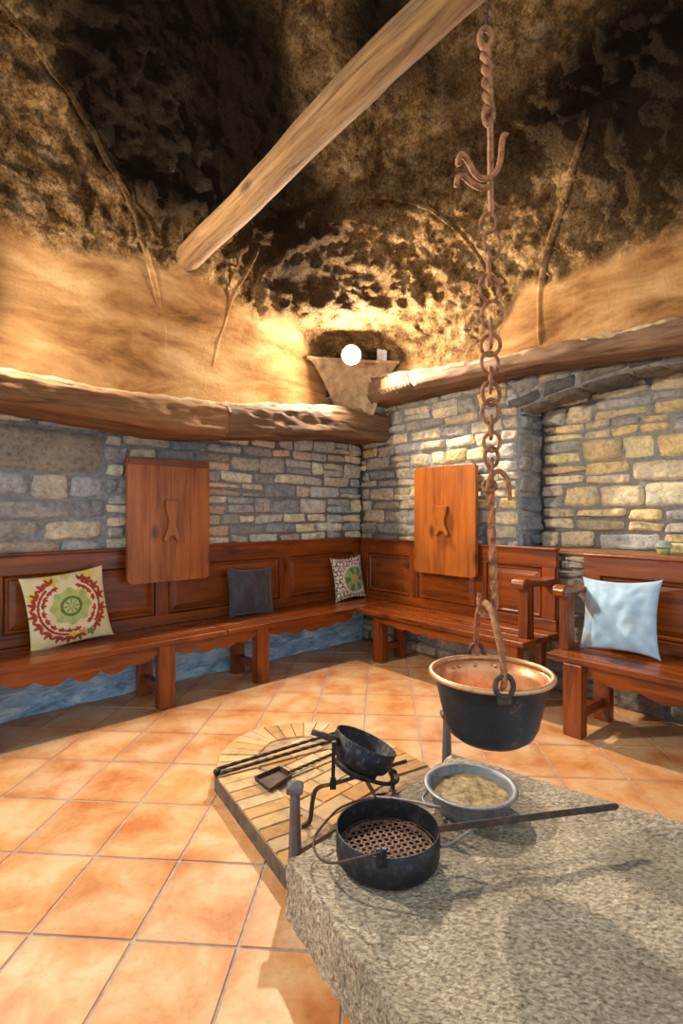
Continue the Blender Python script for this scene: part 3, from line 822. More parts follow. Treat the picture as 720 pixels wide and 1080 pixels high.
# fold-up table boards hung against the walls
def table_board(label, side, s0, s1, z0, z1, p, lock_w, top_strip):
    sg = 1 if side == 'L' else -1; fn = L if side == 'L' else R; ang = ANG_L if side == 'L' else ANG_R
    root = thing('table_board', label, 'folding table', fn((s0+s1)/2, p, z0), ang, 'fold-up table boards')
    hw, hh = (s1-s0)/2, z1-z0
    n = 4; mb = MB()
    rc = .035
    def outline_(x0, x1, cl, cr):
        o_ = []
        def corner(cx_, cz_, a0, on):
            if not on: o_.append((cx_+(rc if math.cos(a0+PI/4) > 0 else -rc), cz_+(rc if math.sin(a0+PI/4) > 0 else -rc))); return
            for i in range(7): a = a0+PI/2*i/6; o_.append((cx_+rc*math.cos(a), cz_+rc*math.sin(a)))
        corner(x1-rc, hh-rc, 0, cr); corner(x0+rc, hh-rc, PI/2, cl); corner(x0+rc, rc, PI, cl); corner(x1-rc, rc, 3*PI/2, cr)
        return o_
    for k in range(n):
        x0, x1 = lerp(-hw, hw, k/n)+.0006*(k > 0), lerp(-hw, hw, (k+1)/n)-.0006*(k < n-1)
        mb.prism(outline_(x0, x1, k == 0, k == n-1), lambda u, v_, kk: (u, -.02+.04*kk, v_))
    mb.build('board', BOARD, root, .003)
    # prop leg folded flat on the face, waisted like an hourglass
    zc, h, w_ = lock_w
    pr = [(-.5, 1), (-.42, 1.02), (.42, 1.02), (.5, 1), (.46, .80), (.30, .62), (.25, .48), (.30, .32), (.50, .14), (.62, .02), (.42, -.03), (.28, .04), (.12, .14), (0, .10), (-.12, .14), (-.28, .04), (-.42, -.03), (-.62, .02), (-.50, .14), (-.30, .32), (-.25, .48), (-.30, .62), (-.46, .80)]
    mb = MB(); mb.prism([(u*w_, zc+v_*h) for u, v_ in pr], lambda u, v_, kk: (u, .018+.034*kk, v_)); mb.build('prop_leg', BOARD, root, .004)
    if top_strip:
        mb = MB(); mb.box(-hw+.012, hw-.004, .018, .032, hh-.052, hh-.004); mb.build('end_cleat', WOOD['x'], root, .004)
    for x in (-hw*.6, hw*.6):
        mb = MB(); mb.box(x-.03, x+.03, -.06, -.019, .08, .16); mb.build('bracket', WOOD['z'], root, .003)
        mb = MB(); mb.box(x-.03, x+.03, -p+.005, -.019, hh-.12, hh-.04); mb.build('bracket', WOOD['z'], root, .003)
table_board('fold-up pine table board with dark top strip hung on the left wall', 'L', 1.835, 2.465, .79, 1.69, .155, (.30, .29, .105), True)
table_board('fold-up orange pine table board hung on the right stone wall', 'R', .915, 1.56, .775, 1.685, .175, (.335, .235, .125), False)

# ------------------------------------------------------------------ cushions
def cushion(label, fn, ang, s_, pb_, zb, w_, h_, T, lean_, roll, colf, mat, seed, ear=.07, yaw=0, wr=.010, name='cushion', n=110):
    v_, f_, c_ = [], [], []
    for side in (1, -1):
        b0 = len(v_)
        for i in range(n+1):
            for j in range(n+1):
                u, q = 2*i/n-1, 2*j/n-1
                pin = 1-ear*(1-q*q)**.8; pin2 = 1-ear*(1-u*u)**.8
                x, zz = u*pin*w_/2, q*pin2*h_/2
                th = T*((1-u**4)*(1-q**4))**.5*(.65+.35*(1-u*u)*(1-q*q))
                ed = min(1, 3*(1-max(abs(u), abs(q))))
                wk = nz(u*1.9+seed, q*1.4+u*.5, seed, 2)*wr*1.3*ed+wr*.25*ed*math.sin(4*(u+q*.7)+1.5*nz(u*.7+seed, q*.7, 3, 1))
                v_.append((x, side*(th+wk if abs(u) < .999 and abs(q) < .999 else 0), zz+h_/2*.97))
                c_.append(colf(u if side > 0 else u, q, seed) if side > 0 else colf(.9, .9, seed))
        for i in range(n):
            for j in range(n):
                q = b0+i*(n+1)+j
                f_.append((q, q+1, q+n+2, q+n+1) if side > 0 else (q, q+n+1, q+n+2, q+1))
    o = mesh_obj(name, v_, f_, mat, colors=c_)
    o.matrix_world = Matrix.Translation(fn(s_, pb_, zb)) @ Matrix.Rotation(ang+yaw, 4, 'Z') @ Matrix.Rotation(lean_, 4, 'X') @ Matrix.Rotation(roll, 4, 'Y')
    tag(o, label, 'cushion')
    return o
def near_arc(u, v_, cx_, cy_, r_, wd, a0, a1):
    d = math.hypot(u-cx_, v_-cy_); a = math.degrees(math.atan2(v_-cy_, u-cx_)) % 360
    ok = a0 <= a <= a1 if a0 < a1 else (a >= a0 or a <= a1)
    return abs(d-r_) < wd and ok
def leaf(u, v_, cx_, cy_, ang_, ln, wd):
    dx, dy = u-cx_, v_-cy_; c_, s_ = math.cos(ang_), math.sin(ang_)
    a, b2 = dx*c_+dy*s_, -dx*s_+dy*c_
    if not 0 <= a <= ln: return False
    return abs(b2) < wd*math.sin(PI*a/ln)
VINES = []
for (cx_, cy_, r_, degs) in ((-.02, .02, .80, (118, 132, 150, 165, 185, 205, 225, 245, 262, 280, 62, 15, 35, 50, -12, -30, -45)),):
    for d in degs:
        a = math.radians(d); VINES.append((cx_+r_*math.cos(a), cy_+r_*math.sin(a), a))
def suzani(u, v_, seed):
    u = -u                                          # pattern seen from the front
    c_ = (.80, .64, .36)
    if nz(u*3+9, v_*3, 1) > .25: c_ = (.78, .62, .33)
    for x, y, r_, cc in ((-.35, .84, .20, (.74, .56, .08)), (.55, .86, .22, (.78, .60, .10)), (-.85, .45, .15, (.76, .58, .12)), (.0, .93, .13, (.70, .55, .15)), (-.02, -.80, .15, (.80, .52, .05)), (.22, -.76, .14, (.75, .28, .08)), (.42, -.76, .13, (.16, .25, .10)), (-.9, -.8, .14, (.75, .58, .2)), (-.55, -.68, .08, (.72, .5, .1))):
        d = math.hypot(u-x, v_-y)
        if d < r_*(.8+.2*math.cos(5*math.atan2(v_-y, u-x))): c_ = cc
    if near_arc(u, v_, -.02, .02, .76, .030, 130, 262) or near_arc(u, v_, -.02, .02, .78, .030, 318, 62): c_ = (.36, .03, .02)
    for x, y, a in VINES:
        for da in (-.9, 0, .9):
            if leaf(u, v_, x, y, a+da, .22, .045) or leaf(u, v_, x-.1*math.cos(a), y-.1*math.sin(a), a+PI+da, .13, .035): c_ = (.38, .04, .02)
    d = math.hypot((u-.02)*1.0, v_-.05); a = math.atan2(v_-.05, u-.02)
    R_ = .54*(.93+.07*math.cos(8*a))
    if d < R_: c_ = (.48, .50, .16)
    if .34 < d < R_ and math.cos(8*a) > .45: c_ = (.37, .45, .15)
    if d < .29: c_ = (.10, .20, .04)
    if d < .21: c_ = (.50, .55, .22)
    if d < .19 and abs(math.sin(4*a)) < .55-.9*d: c_ = (.10, .20, .04)
    if d < .045: c_ = (.5, .55, .2)
    return c_
def suzani_small(u, v_, seed):
    u = -u
    c_ = (.80, .72, .55)
    for i in range(-5, 6):
        for j in range(-5, 6):
            x, y = i*.2+(.1 if j % 2 else 0), j*.2
            if abs(u-x) < .14 and abs(v_-y) < .14:
                a = (i*2.1+j*1.7)
                if leaf(u, v_, x, y, a, .16, .04) or leaf(u, v_, x, y, a+2.2, .13, .035) or leaf(u, v_, x, y, a+4, .10, .03): c_ = (.20, .035, .025)
    d = math.hypot((u-.18)*.80, (v_+.08)*.9); a = math.atan2(v_+.08, u-.25)
    if d < .66: c_ = (.78, .70, .50)
    if d < .58: c_ = (.30, .42, .17)
    if .15 < d < .55 and math.cos(6*a) > .35: c_ = (.10, .20, .08)
    if d < .22: c_ = (.62, .38, .12)
    return c_
def grey(u, v_, seed):
    t = .9+.5*nz(u*2, v_*2, 4); return (.034*t, .028*t, .036*t)
def pale_blue(u, v_, seed):
    c_ = (.38, .54, .66); t = .95+.25*nz(u*3, v_*3, 8); u = -u
    d = math.hypot((u+.74)/.24, (v_-.10)/.33)+.5*nz(u*4, v_*4, 2)
    b_ = (.44, .40, .34)
    if d < 1: c_ = tuple(lerp(a, q, .75*(1-d)**.4) for a, q in zip(c_, b_))
    d = math.hypot((u-.55)/.33, (v_+.2)/.22)+.5*nz(u*4, v_*4, 6)
    if d < 1: c_ = tuple(lerp(a, q, .4*(1-d)) for a, q in zip(c_, (.55, .50, .45)))
    d = math.hypot((u+.82)/.2, (v_+.72)/.2)+.5*nz(u*7, v_*7, 6)
    if d < 1: c_ = tuple(lerp(a, q, .55) for a, q in zip(c_, (.45, .38, .22)))
    return tuple(q*t for q in c_)
SZ = .457
cushion('large suzani cushion with green wheel medallion, farthest left on the bench', L, ANG_L, 2.83, .235, SZ, .50, .475, .062, math.radians(9), math.radians(6), suzani, CLOTH, 2, .075)
cushion('dark grey velvet cushion leaning on the left bench', L, ANG_L, 1.46, .20, SZ, .435, .39, .066, math.radians(9), math.radians(-2), grey, VELVET, 5, .09, wr=.016)
cushion('small suzani cushion with orange flower leaning in the bench corner', L, ANG_L, .345, .215, SZ, .41, .43, .06, math.radians(9), math.radians(2), suzani_small, CLOTH, 8, .13)
cushion('pale blue cushion with a beige stain on the niche bench', R, ANG_R, 2.72, .40, SZ, .47, .46, .07, math.radians(13), math.radians(3), pale_blue, CLOTH, 12, .13, wr=.012)

# ------------------------------------------------------------------ log
lp0, lp1 = aty(196, 274, hit(196, 274).y-.02), aty(473, -2, 2.0)
ldir = (lp1-lp0).normalized(); llen = 3.9
def build_log():
    v_, f_, n, m_ = [], [], 220, 84
    for i in range(n+1):
        t = i/n; x = t*llen
        r_ = lerp(.086, .086, t)*(1+.05*nz(x*2, 0, 0))*(min(1, .86+.14*smooth(0, .06, x)))
        by, bz = .018*nz(x*.9, 4, 0), .018*nz(x*.9, 9, 0)
        for k in range(m_):
            a = 2*PI*k/m_
            d = .05*nz(x*1.3, math.cos(a)*1.2, math.sin(a)*1.2, 4)+.03*nz(x*2.5, math.cos(a)*5, math.sin(a)*5, 3)
            crack = 0
            for (ca, w_, x0, x1) in ((2.6, .05, .25, 1.6), (3.5, .04, .9, 2.6), (2.1, .035, 1.2, 3)):
                aa = ca+.12*nz(x*1.5, ca, 0)
                if x0 < x < x1: crack += .30*max(0, 1-abs(a-aa)/(w_*2.2))
            rr = r_*(1+d-crack)
            v_.append((x, by+rr*math.cos(a), bz+rr*math.sin(a)))
    for i in range(n):
        for k in range(m_): f_.append((i*m_+k, i*m_+(k+1) % m_, (i+1)*m_+(k+1) % m_, (i+1)*m_+k))
    b0 = len(v_); v_ += [(-.012, 0, 0), (llen+.012, 0, 0)]
    for k in range(m_): f_.append((b0, (k+1) % m_, k)); f_.append((b0+1, n*m_+k, n*m_+(k+1) % m_))
    o = mesh_obj('log_pole', v_, f_, LOGM)
    o.rotation_euler = ldir.to_track_quat('X', 'Z').to_euler(); o.location = lp0
    tag(o, 'bare weathered log spanning the chimney hood overhead', 'log')
build_log()

# ------------------------------------------------------------------ pot chain
CXC, CYC = .52, 1.85
def cpt(px, py, dy=0): return aty(px, py, CYC+dy)
def build_chain():
    top = cpt(512, 30)
    root = thing('pot_chain', 'rusty iron pot chain with hooks hanging from the log', 'chain', tuple(top))
    o0 = Vector(top)
    def part(name, pts, rad, closed=False, mat=IRON_RUST, par=root, **kw):
        mb = MB(); mb.tube([Vector(p)-o0 for p in pts], rad, closed=closed, **kw); return mb.build(name, mat, par, smooth_=kw.get('seg', 8) > 5)
    # thin chain wrapped round the log
    lc = lp0+ldir*((Vector((.50, CYC, 0))-Vector((lp0.x, lp0.y, 0))).dot(Vector((ldir.x, ldir.y, 0)))/(ldir.x**2+ldir.y**2))
    u = Vector((-ldir.y, ldir.x, 0)).normalized()
    ring_pts = [lc+(u*math.cos(a)+Vector((0, 0, 1))*math.sin(a))*.092 for a in [2*PI*i/36 for i in range(36)]]
    part('wire_loop', ring_pts, .005, True, IRON_DARKRUST)
    z0, z1 = lc.z-.09, top.z+.02; k = 9
    for i in range(k):
        zz = lerp(z0, z1, (i+.5)/k); hl = abs(z0-z1)/k*.68
        xx = lerp(lc.x, top.x, (i+.5)/k); yy = lerp(lc.y, top.y, (i+.5)/k)
        d = Vector((1, 0, 0)) if i % 2 else Vector((.25, 1, 0)).normalized()
        part('small_link', [Vector((xx, yy, zz))+d*.006*math.cos(a)+Vector((0, 0, hl*math.sin(a))) for a in [2*PI*j/14 for j in range(14)]], .0025, True, IRON_DARKRUST, seg=6)
    # long twisted link from y=30 to y=132
    part('eye', [cpt(512+6.2*math.cos(a), 40+10*math.sin(a)) for a in [2*PI*i/20 for i in range(20)]], .011, True)
    pts = smooth_path([cpt(511, 49), cpt(513, 70), cpt(514, 95), cpt(516, 118)], 10)
    mb = MB()
    for ph in (0, PI):
        q = []
        for i, p in enumerate(pts): q.append(p-o0+Vector((.010*math.cos(i*.55+ph), .010*math.sin(i*.55+ph), 0)))
        mb.tube(q, .011, 8)
    mb.build('twisted_link', IRON_RUST, root, smooth_=True)
    part('eye', [cpt(515+5.2*math.cos(a), 121+11*math.sin(a)) for a in [2*PI*i/20 for i in range(20)]], .0085, True)
    # flat bar with three hooks
    part('hook_bar', [cpt(516.5, 127), cpt(517, 150), cpt(517, 190), cpt(517.5, 226)], [.019, .019, .020, .017], seg=4, flat=.55, square=True)
    part('hook', smooth_path([cpt(518, 187, -.012), cpt(525, 178, -.03), cpt(528, 165, -.04), cpt(529, 152, -.045), cpt(531, 143, -.045), cpt(535, 144, -.045)], 6), .0105)
    part('hook', smooth_path([cpt(517, 188, -.012), cpt(508, 188, -.03), cpt(500, 182, -.04), cpt(493, 169, -.045), cpt(487, 163, -.045), cpt(483, 169, -.045), cpt(484, 174, -.045)], 6), .0105)
    part('hook', smooth_path([cpt(516, 197, -.012), cpt(507, 198, -.03), cpt(497, 193, -.04), cpt(489, 186, -.045), cpt(483, 187, -.045), cpt(481, 196, -.045)], 6), .0105)
    # links: centre px, half sizes, True when seen face on
    links = [(514.5, 235, 8, 10.5, .008, 1), (519, 257, 9.5, 15, .008, 1), (515, 283, 4.5, 18, .009, 0), (516, 304, 12.5, 14, .0075, 1), (518.5, 332, 10.5, 14.5, .0085, 1), (517, 352, 3, 15, .0085, 0),
             (517, 364, 10, 11, .0085, 1), (516.5, 383, 10.5, 11.5, .0080, 1), (517, 401, 2.8, 13, .008, 0), (517.5, 415, 10.8, 12, .0095, 1), (517, 434, 8.5, 12.5, .009, 1), (517.5, 451, 3, 12, .0085, 0),
             (518.5, 466, 8.5, 10, .008, 1), (518, 482, 8.3, 10.5, .008, 1), (518, 498, 3, 14, .0085, 0)]
    for i, (x, y, rx, ry, r_, face) in enumerate(links):
        c_ = cpt(x, y); k = CYC/F; q = []
        tw = (.35 if i % 2 else -.35) if face else PI/2*.88
        for j in range(24):
            a = 2*PI*j/24
            w_ = (rx*k) if face else .030
            q.append(c_+Vector((w_*math.cos(a)*math.cos(tw), w_*math.cos(a)*math.sin(tw), ry*k*math.sin(a))))
        part('link', q, r_*.8, True)
    # collar and side hook, then the twisted rod that ends in the pot hook
    part('side_hook', smooth_path([cpt(514, 517, -.015), cpt(517, 503, -.02), cpt(526, 497, -.02), cpt(534, 504, -.02), cpt(537, 516, -.02), cpt(537.5, 528, -.02)], 6), [.009]*12+[.009]*12+[.0075]*7)
    part('collar', [cpt(516+6*math.cos(a), 513+5*math.sin(a), -.02*math.sin(a)) for a in [2*PI*i/18 for i in range(18)]], .0095, True)
    rod = smooth_path([cpt(516, 511), cpt(517.5, 540), cpt(519, 580), cpt(520.5, 612), cpt(521.5, 634)], 14)
    n = len(rod); part('twisted_rod', rod, [lerp(.0165, .0135, i/n) for i in range(n)], seg=4, twist=.22)
    part('pot_hook', smooth_path([cpt(521.5, 630), cpt(521.5, 640), cpt(518, 648, .0), cpt(511, 649), cpt(506.5, 642), cpt(505.5, 632), cpt(505.5, 626)], 6), [.013]*20+[.011]*12+[.008]*5)
build_chain()

# ------------------------------------------------------------------ cauldron
def build_cauldron():
    rc = aty(517.5, 709.8, CYC); RR = .209
    zb = -.232
    root = thing('cauldron', 'black cauldron with copper inside hanging over the granite block', 'cauldron', (rc.x, rc.y, rc.z+zb))
    o0 = Vector((0, 0, -zb))
    prof = [(0, zb), (.07, zb+.002), (.115, zb+.010), (.142, zb+.030), (.158, zb+.062), (.168, zb+.105), (.180, zb+.16), (.190, zb+.205), (.199, zb+.222)]
    mb = MB(); mb.lathe([(r_, z-zb) for r_, z in prof], 72); mb.build('body', POT, root, smooth_=True)
    ins = [(.199, zb+.222), (.192, -.012), (.183, -.05), (.172, -.09), (.160, -.14), (.146, -.185), (.12, -.212), (.07, -.224), (0, -.226)]
    mb = MB(); mb.lathe([(r_, z-zb) for r_, z in ins], 72); mb.build('copper_lining', COPPER, root, smooth_=True)
    mb = MB(); mb.tube([Vector((.205*math.cos(a), .205*math.sin(a), -zb)) for a in [2*PI*i/72 for i in range(72)]], .0095, 10, True); mb.build('rim', COPPER_RIM, root, smooth_=True)
    # rivets inside on the far wall
    for a in (1.95, 2.10, 1.60, 1.2):
        mb = MB(); p = Vector((.186*math.cos(a), .186*math.sin(a), -.026-zb))
        mb.lathe([(0, .006), (.006, .004), (.008, 0)], 10)
        o = mb.build('rivet', COPPER_RIM, root, smooth_=True); o.location = p; o.rotation_euler = Vector((-math.cos(a), -math.sin(a), 0)).to_track_quat('Z', 'Y').to_euler()
    # ears and rings at front and back, bail through them
    fr = aty(531, 722, CYC-.206)-Vector((rc.x, rc.y, rc.z+zb)); bk = aty(502.5, 688, CYC+.205)-Vector((rc.x, rc.y, rc.z+zb))
    top = aty(508, 634, CYC)-Vector((rc.x, rc.y, rc.z+zb))
    for p, nm, sgn, hh in ((fr, 'ear', -1, .0), (bk, 'ear', 1, .0)):
        mb = MB(); q = [Vector((p.x, p.y+sgn*.006, p.z))+Vector((.028*math.cos(a), 0, .034*math.sin(a)-.004)) for a in [2*PI*i/22 for i in range(22)]]
        mb.tube(q, .0085, 8, True); e = mb.build('ring', IRON_DARKRUST, root, smooth_=True)
        mb = MB(); mb.box(p.x-.022, p.x+.022, p.y-.012 if sgn < 0 else p.y-.004, p.y+.004 if sgn < 0 else p.y+.012, p.z-.062, p.z-.026); mb.build('lug', IRON_DARKRUST, root, .005)
    dfr = Vector((fr.x, fr.y-.006, fr.z-.012)); dbk = Vector((bk.x, bk.y+.006, bk.z-.008))
    rel = lambda px, py, Y: aty(px, py, Y)-Vector((rc.x, rc.y, rc.z+zb))
    path = smooth_path([dfr+Vector((-.008, .012, -.005)), dfr+Vector((.0, .0, .02)), rel(529, 690, CYC-.200), rel(524, 665, CYC-.165), rel(519, 646, CYC-.10), rel(512, 636.5, CYC-.03), rel(507, 640, CYC+.04), rel(503.5, 651, CYC+.12), rel(502, 668, CYC+.19), dbk+Vector((0, 0, .02)), dbk+Vector((0, -.012, -.003))], 8)
    mb = MB(); n = len(path); mb.tube(path, [.0085+.0045*math.sin(PI*i/n) for i in range(n)], 8, twist=0); mb.build('bail_handle', IRON_GREY if False else IRON_RUST, root, smooth_=True)
build_cauldron()

# ------------------------------------------------------------------ pans on the granite
def build_roaster():
    Yc = 1.712; c0 = aty(408.6, 870.5, Yc); RR = .166; zr = c0.z; base = SLAB_Z+.002
    root = thing('chestnut_pan', 'black perforated chestnut pan with long flat handle on the granite block', 'pan', (c0.x, c0.y, base))
    o0 = Vector((c0.x, c0.y, base)); h = zr-base
    mb = MB(); mb.lathe([(.150, .004), (.158, .0), (.1625, .006), (RR, .02), (RR, h), (RR-.0035, h+.001), (RR-.0045, h-.003), (RR-.005, .03), (RR-.006, .022)], 72)
    mb.build('pan_wall', IRON_BLACK, root, smooth_=True, bevel=0)
    # perforated plate
    mb = MB(); cell = .0225; hr = .0078; R2 = .158; zz = .030; n = 8
    cy_, sy_ = math.cos(.35), math.sin(.35)
    def pv(x, y): return mb.bm.verts.new((x*cy_-y*sy_, x*sy_+y*cy_, zz))
    m_ = 16
    for i in range(-n, n):
        for j in range(-n, n):
            x, y = (i+.5)*cell, (j+.5)*cell
            far = max(math.hypot(x+a*cell/2, y+b2*cell/2) for a in (-1, 1) for b2 in (-1, 1))
            if math.hypot(x, y) > R2: continue
            def clampd(px, py):
                d = math.hypot(px, py)
                return (px*R2/d, py*R2/d) if d > R2 else (px, py)
            outer = []
            for k in range(m_):
                a = 2*PI*(k+.5)/m_; ca, sa = math.cos(a), math.sin(a); mx = max(abs(ca), abs(sa))
                outer.append(clampd(x+ca/mx*cell/2, y+sa/mx*cell/2))
            if far < R2-.012:
                ov = [pv(*q) for q in outer]; iv = [pv(x+hr*math.cos(2*PI*(k+.5)/m_), y+hr*math.sin(2*PI*(k+.5)/m_)) for k in range(m_)]
                for k in range(m_): mb.bm.faces.new([ov[k], ov[(k+1) % m_], iv[(k+1) % m_], iv[k]])
            else: mb.bm.faces.new([pv(*q) for q in outer])
    pts = [pv(R2*.955*math.cos(2*PI*k/64), R2*.955*math.sin(2*PI*k/64)) for k in range(64)]; p2 = [pv(.163*math.cos(2*PI*k/64), .163*math.sin(2*PI*k/64)) for k in range(64)]
    for k in range(64): mb.bm.faces.new([pts[k], pts[(k+1) % 64], p2[(k+1) % 64], p2[k]])
    mb.build('perforated_plate', PLATE, root)
    mb = MB(); mb.lathe([(0, .006), (.155, .006), (.155, .002), (0, .002)], 48); mb.build('pan_bottom', HOLE, root)
    rel = lambda px, py, Y: aty(px, py, Y)-o0
    fl = rel(402, 897, Yc-.170); bl = rel(395.5, 842, Yc+.165)
    for p, sg in ((fl, -1), (bl, 1)):
        mb = MB(); mb.box(p.x-.016, p.x+.016, p.y-.004*1, p.y+.010 if sg < 0 else p.y+.004, p.z-.05, p.z+.004); 
        mb.tube([p+Vector((0, sg*.008+.013*math.cos(a)*0+0, .0))+Vector((0, .010*math.cos(a), .010*math.sin(a))) for a in [2*PI*i/14 for i in range(14)]], .0045, 6, True)
        mb.build('lug', IRON_BLACK, root, .002)
    path = smooth_path([fl+Vector((0, -.006, .0)), rel(378, 905, Yc-.165), rel(353, 910, Yc-.15), rel(338, 906, Yc-.10), rel(330.5, 893, Yc-.02), rel(333, 880, Yc+.05), rel(345, 865, Yc+.10), rel(357, 853, Yc+.155), rel(375, 845, Yc+.185), bl+Vector((0, .01, 0))], 8)
    mb = MB(); mb.tube(path, .0042, 8); mb.build('bail_handle', IRON_DARKRUST, root, smooth_=True)
    # flat strap along the far rim
    strap = [bl+Vector((-.004, .004, .004)), rel(420, 842.5, Yc+.165), rel(440, 846, Yc+.14), rel(460, 850.5, Yc+.10)]
    mb = MB(); mb.tube(smooth_path(strap, 5), .008, 4, flat=.35, square=True); mb.build('strap', IRON_GREY, root)
    # long flat handle with an eye at the end
    h0, h1 = rel(462, 874.5, Yc-.02), rel(652, 850.5, Yc+.12)
    d = (h1-h0).normalized(); up = Vector((0, 0, 1)); sd = d.cross(up).normalized(); mb = MB()
    ln = (h1-h0).length
    pts = [(0, -.011), (ln-.01, -.011), (ln, -.004), (ln, .006), (ln-.01, .012), (0, .012)]
    mb.prism(pts, lambda u, v_, k: h0+d*u+up*v_+sd*(-.003+.006*k)); hd = mb.build('handle', IRON_DARKRUST, root, .002)
    mb = MB(); mb.tube([h1-d*.016+d*.005*math.cos(a)+up*.005*math.sin(a)-sd*.004 for a in [2*PI*i/12 for i in range(12)]], .0018, 6, True); mb.build('hanging_eye', IRON_BLACK, hd)
    mb = MB(); mb.tube(smooth_path([rel(464, 893, Yc-.025), rel(476, 890, Yc-.01), rel(490, 880, Yc+.0), rel(502, 872.5, Yc+.008)], 5), .007, 6, flat=.5); mb.build('handle_brace', IRON_GREY, root, smooth_=True)
build_roaster()
def build_basin():
    Yc = 2.0; c0 = aty(495.8, 828, Yc); zr = c0.z; base = SLAB_Z+.002; h = zr-base
    root = thing('metal_basin', 'grey tinned basin holding pale sediment behind the chestnut pan', 'basin', (c0.x, c0.y, base))
    mb = MB(); mb.lathe([(0, .0), (.12, 0), (.132, .004), (.142, .018), (.150, h-.016), (.156, h-.004), (.172, h-.001), (.174, h+.003), (.171, h+.006), (.155, h+.004), (.148, h-.004), (.143, .03), (.13, .012), (0, .010)], 72)
    mb.build('bowl', TIN, root, smooth_=True)
    v_, f_ = [], []; nr, na = 26, 64
    for i in range(nr+1):
        r_ = .1455*i/nr
        for k in range(na):
            a = 2*PI*k/na; x, y = r_*math.cos(a), r_*math.sin(a)
            v_.append((x, y, .040+.012*(y/.14)+.008*nz(x*14, y*14, 1, 4)*(1-.5*(i/nr)**4)))
    for i in range(nr):
        for k in range(na): f_.append((i*na+k, i*na+(k+1) % na, (i+1)*na+(k+1) % na, (i+1)*na+k))
    mesh_obj('sediment', v_, f_, SEDIMENT, root)
    p = Vector((-.165, -.075, h-.01))
    mb = MB(); mb.tube(smooth_path([p+Vector((-.0, .05, 0)), p+Vector((-.022, .025, -.012)), p+Vector((-.012, -.02, -.014)), p+Vector((.035, -.045, -.006))], 6), .0055, 8); mb.build('side_handle', TIN, root, smooth_=True)
build_basin()

# ------------------------------------------------------------------ irons on the hearth
def build_stand():
    foot = onz(318, 871, HZ+.008); Y0 = foot.y; zb = aty(331, 832, Y0).z
    root = thing('pan_stand', 'black iron fire stand on the brick hearth carrying the tilted pan', 'fire stand', (.05, 2.15, HZ))
    o0 = Vector((.05, 2.15, HZ)); rel = lambda P: P-o0
    bar_end = onz(428, 803, zb)
    knee = aty(331, 834, Y0+.01)
    mid = onz(376, 819, zb)
    path = smooth_path([foot, aty(322, 870, Y0), aty(327, 864, Y0+.005), aty(329, 848, Y0+.008), aty(331.5, 836, Y0+.012), aty(337, 830, Y0+.03), onz(352, 826.5, zb), mid, onz(400, 811, zb), bar_end], 5)
    mb = MB(); mb.tube([rel(p) for p in path], .0105, 4, square=True); mb.build('bar', IRON_DARKRUST, root)
    b0 = onz(351, 827, zb); t0 = aty(352, 782, b0.y)
    mb = MB(); mb.tube([rel(b0), rel(t0)], .0105, 4, square=True); mb.tube([rel(b0)+Vector((0, 0, -.016)), rel(b0)+Vector((0, 0, .02))], .017, 4, square=True); mb.build('upright', IRON_BLACK, root)
    # legs at the far side
    f1 = onz(395, 838, HZ+.008); f2 = onz(413.5, 836, HZ+.008)
    mb = MB(); mb.tube([rel(p) for p in smooth_path([aty(385, 818, f1.y-.02), aty(388, 826, f1.y-.01), f1], 4)], .010, 4, square=True); mb.build('leg', IRON_GREY, root)
    mb = MB(); mb.tube([rel(p) for p in smooth_path([aty(411, 812, f2.y), aty(414, 822, f2.y), f2], 4)], .010, 8); mb.build('leg', IRON_DARKRUST, root)
    mb = MB(); mb.lathe([(0, 0), (.015, .002), (.017, .014), (.012, .026), (0, .03)], 14, rel(f2)-Vector((0, 0, .008))); mb.build('foot_knob', IRON_DARKRUST, root, smooth_=True)
    mb = MB(); mb.tube([rel(f1), rel(f2)], .0075, 4, square=True); mb.build('crossbar', IRON_BLACK, root)
    # ring that cradles the pan
    cc = aty(394, 812, 2.20)
    mb = MB(); mb.tube([rel(cc)+Vector((.099*math.cos(a), .099*math.sin(a), -.099*math.cos(a)*.30)) for a in [2*PI*i/32 for i in range(32)]], .008, 8, True); mb.build('cradle_ring', IRON_BLACK, root, smooth_=True)
    # the tilted pan
    pc = aty(386.5, 781, 2.20)
    pan = thing('small_pan', 'small sooty black pan tipped over to the right on its stand', 'pan', (0, 0, 0))
    pan.matrix_world = Matrix.Translation(pc) @ Matrix.Rotation(math.radians(23), 4, 'Y') @ Matrix.Rotation(math.radians(-7), 4, 'X')
    mb = MB(); mb.lathe([(0, -.108), (.06, -.108), (.085, -.104), (.118, -.085), (.126, -.07), (.134, 0), (.130, .0015), (.127, -.002), (.119, -.068), (.108, -.082), (0, -.090)], 56)
    mb.build('bowl', IRON_SOOT, pan, smooth_=True)
    mb = MB(); mb.lathe([(.07, -.106), (.092, -.104), (.090, -.128), (.074, -.134), (0, -.134)], 40); mb.build('foot', IRON_BLACK, pan, smooth_=True)
    mb = MB(); mb.tube([Vector((-.118, -.055, -.035)), Vector((-.15, -.07, -.028)), Vector((-.20, -.075, -.030)), Vector((-.232, -.078, -.032))], [.019, .015, .012, .0125], 12); mb.build('handle_socket', IRON_DARKRUST, pan, smooth_=True)
build_stand()
